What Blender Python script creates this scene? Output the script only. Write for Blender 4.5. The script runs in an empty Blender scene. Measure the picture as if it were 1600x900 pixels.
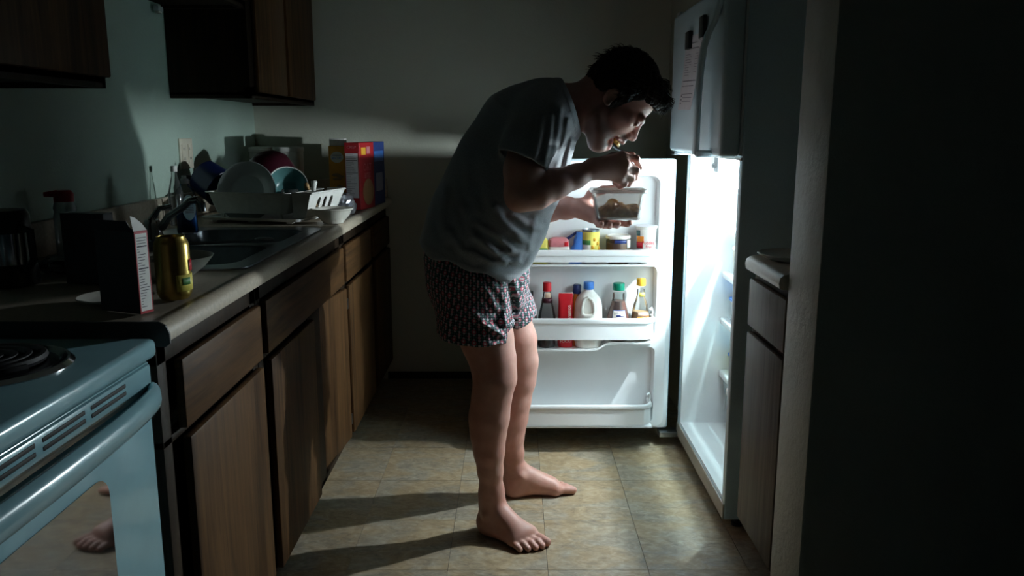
import bpy, bmesh, math, random
import numpy as np
from mathutils import Vector, Matrix, noise, geometry

scene = bpy.context.scene
COL = scene.collection
PI = math.pi
R = math.radians
random.seed(7)

# ------------------------------------------------------------------ camera, light, exposure
HC, FL, PITCH, CXP = 1.25, 1285.0, R(10.9), 802.0
SP, CP = math.sin(PITCH), math.cos(PITCH)
cam_d = bpy.data.cameras.new('camera'); cam = bpy.data.objects.new('camera', cam_d); COL.objects.link(cam)
cam.location = (0, 0, HC); cam.rotation_euler = (PI / 2 - PITCH, 0, 0)
cam_d.sensor_width = 36; cam_d.lens = FL / 1600 * 36; cam_d.shift_x = -2 / 1600
cam_d.clip_start = 0.02
scene.camera = cam

world = bpy.data.worlds.new('world'); scene.world = world; world.use_nodes = True
world.node_tree.nodes['Background'].inputs[0].default_value = (0.30, 0.62, 0.80, 1)
world.node_tree.nodes['Background'].inputs[1].default_value = 0.0022

LAMP = (0.93, 2.83, 1.141)
LAMP_W = 67.0
scene.view_settings.view_transform = 'Standard'
scene.view_settings.look = 'None'
scene.view_settings.exposure = 0.0
scene.view_settings.gamma = 1
scene.view_settings.use_curve_mapping = False
scene.cycles.use_denoising = True
scene.cycles.max_bounces = 10
scene.cycles.diffuse_bounces = 6
scene.cycles.transparent_max_bounces = 24
scene.cycles.caustics_refractive = False
scene.cycles.caustics_reflective = False
scene.cycles.sample_clamp_indirect = 6

# ------------------------------------------------------------------ helpers
def ray(px, py): return (px - CXP, FL * CP + (450 - py) * SP, -FL * SP + (450 - py) * CP)
def atY(px, py, Y):
    r = ray(px, py); t = Y / r[1]; return Vector((t * r[0], Y, HC + t * r[2]))
def atX(px, py, X):
    r = ray(px, py); t = X / r[0]; return Vector((X, t * r[1], HC + t * r[2]))
def atZ(px, py, Z):
    r = ray(px, py); t = (Z - HC) / r[2]; return Vector((t * r[0], t * r[1], Z))

class G:
    """collects geometry for one mesh object"""
    def __init__(s): s.v = []; s.f = []; s.m = []
    def add(s, v, f, m=0):
        o = len(s.v); s.v += [tuple(p) for p in v]; s.f += [tuple(i + o for i in q) for q in f]
        s.m += [m] * len(f); return s
    def box(s, x0, x1, y0, y1, z0, z1, b=0.0, m=0, seg=2):
        if b <= 0:
            v = [(x, y, z) for z in (z0, z1) for y in (y0, y1) for x in (x0, x1)]
            f = [(0, 2, 3, 1), (4, 5, 7, 6), (0, 1, 5, 4), (2, 6, 7, 3), (0, 4, 6, 2), (1, 3, 7, 5)]
            return s.add(v, f, m)
        bm = bmesh.new(); bmesh.ops.create_cube(bm, size=1)
        for q in bm.verts:
            q.co = Vector((x0 + (q.co.x + .5) * (x1 - x0), y0 + (q.co.y + .5) * (y1 - y0), z0 + (q.co.z + .5) * (z1 - z0)))
        bmesh.ops.bevel(bm, geom=list(bm.edges), offset=b, segments=seg, affect='EDGES', profile=.5)
        bm.verts.index_update()
        s.add([q.co[:] for q in bm.verts], [[q.index for q in fc.verts] for fc in bm.faces], m); bm.free()
        return s
    def rings(s, rs, m=0, cap0=True, cap1=True, closed=False):
        n = len(rs[0]); v = [p for r in rs for p in r]; f = []
        L = len(rs)
        for i in range(L if closed else L - 1):
            a = i * n; b = ((i + 1) % L) * n
            for j in range(n):
                k = (j + 1) % n; f.append((a + j, a + k, b + k, b + j))
        if not closed:
            if cap0: f.append(tuple(reversed(range(n))))
            if cap1: f.append(tuple(range((L - 1) * n, L * n)))
        return s.add(v, f, m)
    def lathe(s, prof, c=(0, 0, 0), n=28, m=0, sx=1, sy=1):
        rs = []
        for r, z in prof:
            r = max(r, 1e-5)
            rs.append([(c[0] + r * sx * math.cos(2 * PI * k / n), c[1] + r * sy * math.sin(2 * PI * k / n), c[2] + z) for k in range(n)])
        return s.rings(rs, m)
    def tube(s, pts, r, n=8, m=0, caps=True):
        P = [Vector(p) for p in pts]; rr = r if isinstance(r, (list, tuple)) else [r] * len(P)
        t0 = (P[1] - P[0]).normalized(); up = Vector((0, 0, 1)) if abs(t0.z) < .9 else Vector((1, 0, 0))
        nx = t0.cross(up).normalized(); rs = []
        for i, p in enumerate(P):
            t = (P[min(i + 1, len(P) - 1)] - P[max(i - 1, 0)]).normalized()
            nx = (nx - t * nx.dot(t)).normalized(); ny = t.cross(nx)
            rs.append([p + (nx * math.cos(2 * PI * k / n) + ny * math.sin(2 * PI * k / n)) * rr[i] for k in range(n)])
        return s.rings(rs, m, caps, caps)
    def poly(s, pts, holes, f3, thick, m=0):
        """flat plate with holes; pts 2d, f3 maps (a,b,t)->xyz, t = 0 or thick"""
        loops = [[Vector((a, b, 0)) for a, b in pts]] + [[Vector((a, b, 0)) for a, b in h] for h in holes]
        flat = [p for l in loops for p in l]; tris = geometry.tessellate_polygon(loops)
        n = len(flat)
        v = [f3(p.x, p.y, 0) for p in flat] + [f3(p.x, p.y, thick) for p in flat]
        f = [tuple(t) for t in tris] + [tuple(i + n for i in reversed(t)) for t in tris]
        o = 0
        for l in loops:
            k = len(l)
            for i in range(k):
                j = (i + 1) % k; f.append((o + i, o + j, o + j + n, o + i + n))
            o += k
        return s.add(v, f, m)
    def ell(s, c, r, n=16, m=0):
        prof = [(math.sin(PI * i / n), -math.cos(PI * i / n)) for i in range(n + 1)]
        rs = [[(c[0] + max(a, 1e-4) * r[0] * math.cos(2 * PI * k / n), c[1] + max(a, 1e-4) * r[1] * math.sin(2 * PI * k / n), c[2] + b * r[2]) for k in range(n)] for a, b in prof]
        return s.rings(rs, m)
    def xf(s, M, start=0):
        s.v[start:] = [tuple(M @ Vector(p)) for p in s.v[start:]]; return s
    def build(s, name, mats, parent=None, sharp=38, world=False):
        if not isinstance(mats, (list, tuple)): mats = [mats]
        me = bpy.data.meshes.new(name)
        off = Vector((0, 0, 0))
        if world and parent is not None:
            q = parent
            while q is not None: off += q.location; q = q.parent
        me.from_pydata([tuple(Vector(p) - off) for p in s.v], [], s.f); me.update()
        bm = bmesh.new(); bm.from_mesh(me); bmesh.ops.recalc_face_normals(bm, faces=bm.faces); bm.to_mesh(me); bm.free()
        for x in mats: me.materials.append(x)
        me.polygons.foreach_set('material_index', s.m)
        me.polygons.foreach_set('use_smooth', [True] * len(me.polygons))
        me.set_sharp_from_angle(angle=R(sharp))
        o = bpy.data.objects.new(name, me); COL.objects.link(o)
        if parent is not None: o.parent = parent
        return o

def rr(w, d, r, n=4, z=0, cx=0, cy=0):
    """rounded rectangle ring, centred"""
    out = []
    for (sx, sy, a0) in ((1, 1, 0), (-1, 1, 90), (-1, -1, 180), (1, -1, 270)):
        for k in range(n + 1):
            a = R(a0 + 90 * k / n)
            out.append((cx + sx * (w / 2 - r) + r * math.cos(a), cy + sy * (d / 2 - r) + r * math.sin(a), z))
    return out

def thing(name, label, cat, loc=(0, 0, 0), rotz=0, group=None):
    o = bpy.data.objects.new(name, None); COL.objects.link(o); o.empty_display_size = .05
    o.location = loc; o.rotation_euler = (0, 0, rotz)
    return tag(o, label, cat, group)
def tag(o, label, cat, group=None):
    o['label'] = label; o['category'] = cat
    if group: o['group'] = group
    return o
def struct(o): o['kind'] = 'structure'; return o
def copy_tree(o, parent=None):
    c = o.copy(); COL.objects.link(c)
    if parent is not None: c.parent = parent
    for ch in list(o.children): copy_tree(ch, c)
    return c

def text(s, size, m, parent, M, name='lettering', extrude=.0002, bend=None, align='CENTER', sx=1.0):
    cu = bpy.data.curves.new('txt', 'FONT'); cu.body = s; cu.size = size; cu.extrude = extrude
    cu.align_x = align; cu.align_y = 'CENTER'; cu.resolution_u = 2
    t = bpy.data.objects.new('txt', cu); COL.objects.link(t)
    dg = bpy.context.evaluated_depsgraph_get(); me = bpy.data.meshes.new_from_object(t.evaluated_get(dg))
    bpy.data.objects.remove(t); bpy.data.curves.remove(cu)
    for v in me.vertices:
        p = v.co.copy(); p.x *= sx
        if bend: p = bend(p)
        v.co = M @ p
    me.materials.clear(); me.materials.append(m); me.name = name
    o = bpy.data.objects.new(name, me); COL.objects.link(o); o.parent = parent
    return o
def frame(o, x, y):
    """matrix placing the text plane at o with axes x (reading direction) and y (up of letters)"""
    x = Vector(x).normalized(); y = Vector(y).normalized(); z = x.cross(y)
    M = Matrix((x, y, z)).transposed().to_4x4(); M.translation = Vector(o); return M

# ------------------------------------------------------------------ materials
def nm(name):
    m = bpy.data.materials.new(name); m.use_nodes = True
    nt = m.node_tree; return m, nt, nt.nodes, nt.links, nt.nodes['Principled BSDF']
def coords(N, L, scale=(1, 1, 1), kind='Object', rot=(0, 0, 0)):
    tc = N.new('ShaderNodeTexCoord'); mp = N.new('ShaderNodeMapping'); mp.inputs['Scale'].default_value = scale
    mp.inputs['Rotation'].default_value = rot
    L.new(tc.outputs[kind], mp.inputs['Vector']); return mp.outputs[0]
def tex(N, L, vec, scale, detail=3, rough=.55, dist=0):
    t = N.new('ShaderNodeTexNoise'); t.inputs['Scale'].default_value = scale; t.inputs['Detail'].default_value = detail
    t.inputs['Roughness'].default_value = rough; t.inputs['Distortion'].default_value = dist
    L.new(vec, t.inputs['Vector']); return t.outputs['Fac']
def ramp(N, L, fac, stops):
    r = N.new('ShaderNodeValToRGB'); e = r.color_ramp.elements
    while len(e) < len(stops): e.new(.5)
    for i, (p, c) in enumerate(stops): e[i].position = p; e[i].color = (*c, 1)
    L.new(fac, r.inputs['Fac']); return r.outputs['Color']
def bump(N, L, h, strength, dist, bsdf):
    b = N.new('ShaderNodeBump'); b.inputs['Strength'].default_value = strength; b.inputs['Distance'].default_value = dist
    L.new(h, b.inputs['Height']); L.new(b.outputs[0], bsdf.inputs['Normal'])
def pm(name, c, rough=.5, var=.08, scale=30, metal=0, bmp=0, bscale=None, trans=0, alpha=1, coat=0, sss=0, spec=.5, ior=1.45):
    m, nt, N, L, B = nm(name)
    vec = coords(N, L); f = tex(N, L, vec, scale)
    lo = tuple(max(0, x * (1 - var)) for x in c); hi = tuple(min(1, x * (1 + var)) for x in c)
    L.new(ramp(N, L, f, [(.3, lo), (.7, hi)]), B.inputs['Base Color'])
    B.inputs['Roughness'].default_value = rough; B.inputs['Metallic'].default_value = metal
    B.inputs['Transmission Weight'].default_value = trans; B.inputs['Coat Weight'].default_value = coat
    B.inputs['Specular IOR Level'].default_value = spec; B.inputs['IOR'].default_value = ior
    if sss: B.inputs['Subsurface Weight'].default_value = sss; B.inputs['Subsurface Radius'].default_value = (.012, .006, .004); B.inputs['Subsurface Scale'].default_value = 1
    if alpha < 1: B.inputs['Alpha'].default_value = alpha
    if bmp: bump(N, L, tex(N, L, vec, bscale or scale, 2), bmp, .002, B)
    return m
def clear(name, c, milky=.10, rough=.06):
    """thin clear plastic or glass: see-through, tinted, with gloss; milky = share of diffuse haze"""
    m, nt, N, L, B = nm(name)
    vec = coords(N, L); f = tex(N, L, vec, 25)
    B.inputs['Roughness'].default_value = max(rough, .25)
    L.new(ramp(N, L, f, [(.3, tuple(x * .95 for x in c)), (.7, c)]), B.inputs['Base Color'])
    T = N.new('ShaderNodeBsdfTransparent'); T.inputs[0].default_value = (*[min(1, x * .35 + .64) for x in c], 1)
    Gs = N.new('ShaderNodeBsdfGlossy'); Gs.inputs['Roughness'].default_value = rough; Gs.inputs[0].default_value = (.9, .9, .9, 1)
    fr = N.new('ShaderNodeFresnel'); fr.inputs[0].default_value = 1.35
    m1 = N.new('ShaderNodeMixShader'); L.new(fr.outputs[0], m1.inputs[0]); L.new(T.outputs[0], m1.inputs[1]); L.new(Gs.outputs[0], m1.inputs[2])
    m2 = N.new('ShaderNodeMixShader'); m2.inputs[0].default_value = milky; L.new(m1.outputs[0], m2.inputs[1]); L.new(B.outputs[0], m2.inputs[2])
    L.new(m2.outputs[0], N['Material Output'].inputs['Surface'])
    return m

def wood(name, dark, light, axis='Z', rough=.55):
    m, nt, N, L, B = nm(name)
    sc = {'Z': (28, 28, 1.6), 'Y': (28, 1.6, 28), 'X': (1.6, 28, 28)}[axis]
    vec = coords(N, L, sc); f1 = tex(N, L, vec, 2.2, 6, .62, .6)
    v2 = coords(N, L, tuple(x * .25 for x in sc)); f2 = tex(N, L, v2, 1.4, 2, .5, 1.2)
    mx = N.new('ShaderNodeMath'); mx.operation = 'MULTIPLY_ADD'; mx.inputs[1].default_value = .55
    L.new(f1, mx.inputs[0]); m2 = N.new('ShaderNodeMath'); m2.operation = 'MULTIPLY'; m2.inputs[1].default_value = .45
    L.new(f2, m2.inputs[0]); L.new(m2.outputs[0], mx.inputs[2])
    mid = tuple((a + b) / 2 for a, b in zip(dark, light))
    L.new(ramp(N, L, mx.outputs[0], [(.34, dark), (.5, mid), (.66, light)]), B.inputs['Base Color'])
    B.inputs['Roughness'].default_value = rough; B.inputs['Specular IOR Level'].default_value = .12; bump(N, L, f1, .25, .001, B)
    return m

M = {}
M['wood'] = wood('oak_stained', (.022, .010, .0045), (.112, .056, .022), 'Z')
M['woodh'] = wood('oak_stained_horizontal', (.022, .010, .0045), (.112, .056, .022), 'Y')
M['woodgrey'] = wood('oak_worn', (.060, .046, .036), (.150, .120, .096), 'Z', .5)
M['frame'] = wood('oak_frame', (.012, .008, .005), (.034, .021, .012), 'Z')
M['dark'] = pm('dark_void', (.012, .011, .010), .7)
M['counter'] = pm('laminate', (.42, .36, .28), .42, .14, 140, bmp=.05)
M['edge'] = pm('counter_edge_band', (.02, .018, .016), .5)
M['white'] = pm('white_enamel', (.72, .76, .76), .28, .03, 8, coat=.3)
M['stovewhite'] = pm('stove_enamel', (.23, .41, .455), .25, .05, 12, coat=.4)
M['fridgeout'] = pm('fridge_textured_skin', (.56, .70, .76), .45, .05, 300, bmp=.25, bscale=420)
M['liner'] = pm('liner_plastic', (.86, .885, .895), .35, .02, 10)
M['shelfplastic'] = pm('shelf_trim', (.86, .885, .89), .25, .02, 10)
M['gasket'] = pm('gasket_vinyl', (.70, .73, .74), .6, .03, 10)
M['greyplastic'] = pm('grey_plastic', (.10, .11, .115), .5)
M['beigemetal'] = pm('rail_metal', (.42, .40, .36), .4, .08, 60)
M['black'] = pm('black_plastic', (.012, .013, .015), .35, .2)
M['coil'] = pm('burner_coil', (.02, .02, .022), .55, .2, 60)
M['blackglass'] = pm('oven_glass', (.006, .007, .008), .06, .05, 4, coat=1)
M['chrome'] = pm('chrome', (.60, .63, .66), .14, .04, 10, metal=1)
M['steel'] = pm('stainless', (.34, .37, .40), .30, .08, 40, metal=1)
M['paper'] = pm('paper', (.66, .63, .66), .8, .05, 50)
M['ink'] = pm('ink', (.06, .06, .07), .8)
M['clearp'] = clear('clear_plastic', (.85, .88, .88), .12)
M['shelfglass'] = clear('shelf_glass', (.7, .85, .84), .08)
M['drawerp'] = clear('crisper_plastic', (.72, .80, .82), .40, .15)
M['tubp'] = clear('tub_plastic', (.80, .79, .76), .24, .12)
M['tubrim'] = clear('tub_rim_plastic', (.84, .83, .80), .60, .15)
M['glass'] = clear('bottle_glass', (.66, .70, .68), .05, .04)
M['pale'] = pm('off_white', (.66, .62, .50), .45, .06)
M['cream'] = pm('stoneware_white', (.62, .60, .54), .35, .05)

def wallmat(name, c, bs=90, bst=.45):
    m, nt, N, L, B = nm(name)
    vec = coords(N, L)
    f = tex(N, L, vec, 1.3, 4)
    L.new(ramp(N, L, f, [(.3, tuple(x * .90 for x in c)), (.7, c)]), B.inputs['Base Color'])
    B.inputs['Roughness'].default_value = .6
    a = tex(N, L, vec, bs, 4, .65); bump(N, L, a, bst, .004, B)
    return m
M['wall'] = wallmat('wall_paint', (.53, .55, .46))
M['wallg'] = wallmat('wall_paint_partition', (.42, .42, .37), 45, .9)
M['wallleft'] = wallmat('wall_paint_left', (.42, .55, .47))
M['ceil'] = wallmat('ceiling_paint', (.5, .5, .48))

def vinyl(name):
    m, nt, N, L, B = nm(name)
    info = N.new('ShaderNodeObjectInfo')
    add = N.new('ShaderNodeVectorMath'); add.operation = 'ADD'
    tc = N.new('ShaderNodeTexCoord'); geo = N.new('ShaderNodeNewGeometry')
    rnd = N.new('ShaderNodeVectorMath'); rnd.operation = 'SCALE'; rnd.inputs[0].default_value = (7.3, 3.1, 0)
    L.new(info.outputs['Random'], rnd.inputs['Scale'])
    L.new(tc.outputs['Object'], add.inputs[0]); L.new(rnd.outputs[0], add.inputs[1])
    mp = N.new('ShaderNodeMapping'); mp.inputs['Scale'].default_value = (1, 1.7, 1); mp.inputs['Rotation'].default_value = (0, 0, .35)
    L.new(add.outputs[0], mp.inputs[0]); v = mp.outputs[0]
    n1 = tex(N, L, v, 9, 6, .62, 2.2); n2 = tex(N, L, v, 26, 5, .65, 1.6); n3 = tex(N, L, v, 5, 3, .5, .8)
    c1 = ramp(N, L, n1, [(.30, (.085, .070, .050)), (.45, (.23, .185, .125)), (.56, (.36, .285, .185)), (.72, (.50, .44, .34))])
    c2 = ramp(N, L, n2, [(.32, (.075, .065, .054)), (.5, (.32, .255, .165)), (.66, (.54, .49, .40))])
    c3 = ramp(N, L, n3, [(.40, (.26, .26, .23)), (.56, (.40, .26, .11))])
    m1 = N.new('ShaderNodeMix'); m1.data_type = 'RGBA'; m1.inputs[0].default_value = .45; L.new(c1, m1.inputs[6]); L.new(c2, m1.inputs[7])
    m2 = N.new('ShaderNodeMix'); m2.data_type = 'RGBA'; m2.inputs[0].default_value = .30; L.new(m1.outputs[2], m2.inputs[6]); L.new(c3, m2.inputs[7])
    L.new(m2.outputs[2], B.inputs['Base Color']); B.inputs['Roughness'].default_value = .48
    bump(N, L, n2, .25, .0015, B)
    return m
M['vinyl'] = vinyl('vinyl_tile')

# ------------------------------------------------------------------ room shell
YB, XL = 4.05, -1.25
g = G().box(XL - .1, 2.6, -1.5, YB + .1, -.10, -.004); floor = struct(g.build('floor', M['dark']))
ti = 0; TX, TY = .29, .31; proto = None
for i in range(-3, 3):
    for j in range(-5, 5):
        x0 = .10 + i * TX; y0 = 2.49 + j * TY
        x1 = x0 + TX; y1 = y0 + TY
        if y0 > YB - .02: continue
        y1 = min(y1, YB - .003)
        key = round(y1 - y0, 4)
        if proto is None or proto[0] != key:
            t = G().box(-TX / 2 + .0007, TX / 2 - .0007, -(y1 - y0) / 2 + .0007, (y1 - y0) / 2 - .0007, -.0045, 0).build('floor_tile', M['vinyl'], floor); proto = (key, t)
        else:
            t = proto[1].copy(); COL.objects.link(t)
        t.parent = floor; t.location = ((x0 + x1) / 2, (y0 + y1) / 2, 0)
struct(G().box(XL - .1, XL, -1.5, YB + .1, -.10, 2.40).build('wall_left', M['wallleft']))
struct(G().box(XL, 2.6, YB, YB + .1, -.10, 2.40).build('wall_back', M['wall']))
struct(G().box(XL - .1, 2.6, -1.5, YB + .1, 2.40, 2.5).build('ceiling', M['ceil']))
struct(G().box(.745, 1.50, 3.22, YB, -.10, 2.40).build('wall_return', M['wall']))
struct(G().box(1.42, 1.50, 1.94, 3.22, -.10, 2.40).build('wall_right', M['wall']))
struct(G().box(.66, 2.6, 1.745, 1.94, -.10, 2.40, .004).build('wall_partition', M['wallg']))
struct(G().box(-.64, .745, YB - .008, YB, -.003, .036, .003).build('baseboard_back', M['dark']))
# ------------------------------------------------------------------ lower cabinets on the left
XF = -.628          # face frame plane; doors stand proud towards +X
ZD0, ZD1, ZW0, ZW1 = .105, .680, .700, .835
def hinge(par, x, y, z):
    G().box(x - .002, x + .006, y - .006, y + .006, z - .022, z + .022, .002).tube([(x + .006, y, z - .024), (x + .006, y, z + .024)], .004, 8).build('hinge', M['steel'], par)
def base_cabinet(y0, y1, doors, drawers, label, hollow=False):
    t = thing('base_cabinet', label, 'cabinet', (-.94, (y0 + y1) / 2, 0))
    if hollow:
        g = G().box(XL + .005, XF - .02, y0 + .002, y1 - .002, .10, .118).box(XL + .005, XL + .017, y0 + .002, y1 - .002, .1181, .883)
        for a, b in ((y0 + .002, y0 + .018), (y1 - .018, y1 - .002)): g.box(XL + .0171, XF - .02, a, b, .1181, .883)
        g.box(XF - .035, XF - .0201, y0 + .0181, y1 - .0181, .1181, .883)
    else: g = G().box(XL + .005, XF - .02, y0 + .002, y1 - .002, .10, .883)
    fr = G()
    fr.box(XF - .02, XF, y0 + .002, y1 - .002, .838, .883, .002)
    fr.box(XF - .02, XF, y0 + .002, y1 - .002, .683, .698, .002)
    fr.box(XF - .02, XF, y0 + .002, y1 - .002, .09, .110, .002)
    for a, b in ((y0 + .002, y0 + .04), (y1 - .04, y1 - .002)): fr.box(XF - .02, XF, a, b, .0905, .8825, .002)
    if len(doors) > 1: fr.box(XF - .02, XF, doors[0][1] - .01, doors[1][0] + .01, .0905, .69, .002)
    g.build('carcass', M['frame'], t, world=True); fr.build('face_frame', M['frame'], t, world=True)
    G().box(XL + .01, XF - .075, y0 + .004, y1 - .004, .0, .10).build('toe_kick', M['dark'], t, world=True)
    for a, b in drawers:
        G().box(XF + .001, XF + .019, a, b, ZW0, ZW1, .005).build('drawer_front', M['woodh'], t, world=True)
    for a, b, ang, hs in doors:
        g = G().box(0, .018, a, b, ZD0, ZD1, .005)
        hy = b if hs > 0 else a
        Mx = Matrix.Translation((XF + .001, hy, 0)) @ Matrix.Rotation(ang, 4, 'Z') @ Matrix.Translation((0, -hy, 0))
        g.xf(Mx); d = g.build('cabinet_door', M['wood'], t, world=True)
        for hz in ((ZD0 + .07, ZD1 - .06) if ang else ()): hinge_at(d, Mx @ Vector((.014, hy + .006 * hs, hz)), t)
def hinge_at(d, p, t):
    q = Vector(p) - t.location
    G().box(q.x - .004, q.x + .004, q.y - .007, q.y + .007, q.z - .02, q.z + .02, .002).build('hinge', M['steel'], d)
base_cabinet(1.395, 1.955, [(1.475, 1.940, 0, -1)], [(1.462, 1.940)], 'oak base cabinet beside the white stove, one drawer over one door')
base_cabinet(1.955, 2.975, [(2.005, 2.455, 0, -1), (2.590, 2.960, R(-6), 1)], [(1.985, 2.925)], 'wide oak sink cabinet with a long false drawer and its far door ajar', True)
base_cabinet(2.975, 3.540, [(3.005, 3.515, 0, 1)], [(2.970, 3.500)], 'oak base cabinet next beyond the sink cabinet, catching the fridge light')
base_cabinet(3.540, 4.045, [(3.585, 4.030, 0, 1)], [(3.575, 4.020)], 'dark oak base cabinet farthest along, against the back wall')

# worktop with sink cut-out; rounded front nose, backsplash
SX0, SX1, SY0, SY1 = -1.115, -.665, 1.955, 2.745     # hole
ct = G()
def slab(x0, x1, y0, y1): ct.box(x0, x1, y0, y1, .885, .920)
slab(XL + .001, SX0, 1.385, 4.048); slab(SX1, -.625, 1.385, 4.048); slab(SX0, SX1, 1.385, SY0); slab(SX0, SX1, SY1, 4.048)
pr = [(-.626, .885), (-.604, .885), (-.598, .889), (-.597, .900), (-.600, .913), (-.608, .920), (-.618, .9225), (-.626, .9205)]
ct.rings([[(x, 1.385, z) for x, z in pr], [(x, 4.048, z) for x, z in pr]])
wt = thing('worktop', 'long beige laminate worktop with the sink let into it', 'worktop', (-.93, 2.7, .885))
ct.build('counter_slab', M['counter'], wt, world=True, sharp=50)
b = G().box(XL + .001, XL + .022, 1.385, 4.048, .9205, 1.015, .006)
b.build('backsplash', M['counter'], wt, world=True)
G().box(XL + .0225, -.615, 4.027, 4.048, .9205, 1.015, .006).build('backsplash', M['counter'], wt, world=True)
e = G().rings([[(x, 1.380, z) for x, z in [(XL + .002, .880), (-.602, .880), (-.594, .886), (-.594, .904), (-.600, .918), (-.612, .9245), (XL + .002, .9245)]],
               [(x, 1.3845, z) for x, z in [(XL + .002, .880), (-.602, .880), (-.594, .886), (-.594, .904), (-.600, .918), (-.612, .9245), (XL + .002, .9245)]]])
e.build('end_cap', M['edge'], wt, world=True)

# double bowl stainless sink
sk = thing('sink', 'double bowl stainless steel sink let into the beige worktop', 'sink', (-.89, 2.35, .92))
cx, cy = (SX0 + SX1) / 2, (SY0 + SY1) / 2; W_, D_ = SX1 - SX0, SY1 - SY0
bowls = [(cx + .03, SY0 + .200, .345, .335), (cx + .03, SY1 - .200, .345, .335)]
rim = G()
outer = [(p[0], p[1]) for p in rr(W_ + .05, D_ + .05, .05, 5, 0, cx, cy)]
holes = [[(p[0], p[1]) for p in rr(w, d, .06, 5, 0, bx, by)] for bx, by, w, d in bowls]
rim.poly(outer, holes, lambda a, b_, t: (a, b_, .9212 + t), .004)
rim.build('sink_rim', M['steel'], sk, world=True)
for bx, by, w, d in bowls:
    q = G(); rs = []
    for ww, dd, rad, z in [(w + .004, d + .004, .062, .9235), (w, d, .06, .918), (w - .012, d - .012, .058, .83), (w - .03, d - .03, .055, .755), (w - .08, d - .08, .05, .740), (w - .086, d - .086, .05, .737), (w - .028, d - .028, .056, .752), (w + .004, d + .004, .062, .918)]:
        rs.append(rr(ww, dd, rad, 5, z, bx, by))
    # inner wall down to the floor; closed from outside as a thin shell
    q.rings(rs[:5], cap0=False, cap1=True)
    bw = q.build('sink_bowl', M['steel'], sk, world=True)
    G().lathe([(0, 0), (.04, 0), (.043, .004), (.03, .003), (0, .001)], (bx + .9 - .01, by - 2.35, .7405 - .92), 20).build('drain', M['chrome'], bw).location = (-.01, 0, 0)
# faucet on the back ledge
fx, fy = -1.075, 2.44
fa = thing('faucet', 'chrome single lever faucet behind the sink, spout swung forward', 'faucet', (fx, fy, .9255))
G().lathe([(0, 0), (.034, 0), (.032, .012), (.027, .022), (.026, .050), (.019, .062), (0, .064)], (0, 0, 0), 24).build('faucet_body', M['chrome'], fa)
tip = atY(312, 312, 2.46) - fa.location
sp = [(0.005, 0, .030), (.03, .001, .042), (tip.x * .35, .004, .042 + (tip.z - .042) * .36), (tip.x * .65, .010, .042 + (tip.z - .042) * .70), (tip.x - .03, tip.y * .9, tip.z - .003), (tip.x - .006, tip.y, tip.z), (tip.x + .004, tip.y, tip.z - .012), (tip.x + .005, tip.y, tip.z - .035)]
G().tube(sp, [.014, .013, .0115, .0105, .011, .012, .013, .0125], 12).build('spout', M['chrome'], fa)
lt_ = atY(267, 323, 2.47) - fa.location
G().tube([(0, 0, .060), (.004, .004, lt_.z * .72), (lt_.x * .42, .01, lt_.z * .96), (lt_.x, lt_.y, lt_.z)], [.012, .010, .008, .009], 10).build('lever', M['chrome'], fa)
# frying pan and spoon left in the sink
fp = thing('frying_pan', 'dark frying pan lying in the near sink bowl, handle over the rim', 'pan', (-.93, 2.15, .745))
G().lathe([(0, 0), (.095, 0), (.115, .045), (.112, .045), (.092, .004), (0, .004)], (0, 0, 0), 30).build('pan_body', M['black'], fp)
G().tube([(-.11, -.015, .042), (-.15, -.03, .12), (-.17, -.05, .19), (-.175, -.07, .222)], [.012, .012, .013, .014], 10).build('handle', M['black'], fp)
s = thing('serving_spoon', 'steel spoon resting across the divider between the sink bowls', 'spoon', (-.80, 2.355, .9265))
g = G().tube([(-.13, -.03, .004), (0, 0, .006), (.05, .015, .010)], [.005, .004, .004], 8); g.ell((.075, .022, .010), (.03, .02, .006), 14); g.build('spoon_body', M['steel'], s)

# ------------------------------------------------------------------ upper cabinets
def upper(y0, y1, z0, label, doors, split=None):
    t = thing('wall_cabinet', label, 'cabinet', (-1.1, (y0 + y1) / 2, z0))
    g = G().box(XL + .003, -.955, y0 + .002, y1 - .002, z0 + .012, 2.15)
    g.box(XL + .003, -.955, y0 + .002, y0 + .02, z0, z0 + .02); g.box(XL + .003, -.955, y1 - .02, y1 - .002, z0, z0 + .02)
    g.box(-.975, -.955, y0 + .002, y1 - .002, z0, z0 + .04)
    g.build('carcass', M['frame'], t, world=True)
    for a, b in doors:
        G().box(-.954, -.936, a, b, z0 + .024, 2.12, .004).build('cabinet_door', M['wood'], t, world=True)
upper(.90, 1.985, 1.345, 'dark wall cabinet over the stove at the left edge', [(.92, 1.43), (1.45, 1.975)])
upper(3.065, 4.045, 1.362, 'oak wall cabinet in the back corner with two doors', [(3.12, 3.51), (3.545, 4.0)])
upper(1.987, 3.063, 1.672, 'shallow bridging wall cabinet over the sink between two wall cabinets', [(2.02, 2.52), (2.54, 3.04)])
u = thing('under_cabinet_light', 'tiny white unlit light fitting under the bridging cabinet', 'light', (-1.232, 2.985, 1.671))
G().box(-.010, .010, -.02, .02, -.018, 0, .003).build('housing', M['white'], u)
G().box(-.007, .007, -.015, .015, -.024, -.0175, .002).build('diffuser', M['cream'], u)

# socket plate
so = thing('socket_plate', 'beige double socket plate on the left wall above the sink', 'socket', (XL, 3.175, 1.160))
G().box(.0003, .006, -.062, .062, -.057, .057, .002).build('plate', M['pale'], so)
for yy in (-.03, .03):
    G().box(.0055, .009, yy - .016, yy + .016, -.036, .036, .002).build('socket', M['pale'], so)
    for zz in (-.018, .018):
        for y2 in (-.006, .006): G().box(.0088, .0094, yy + y2 - .001, yy + y2 + .001, zz - .005, zz + .005).build('slot', M['ink'], so)

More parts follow.
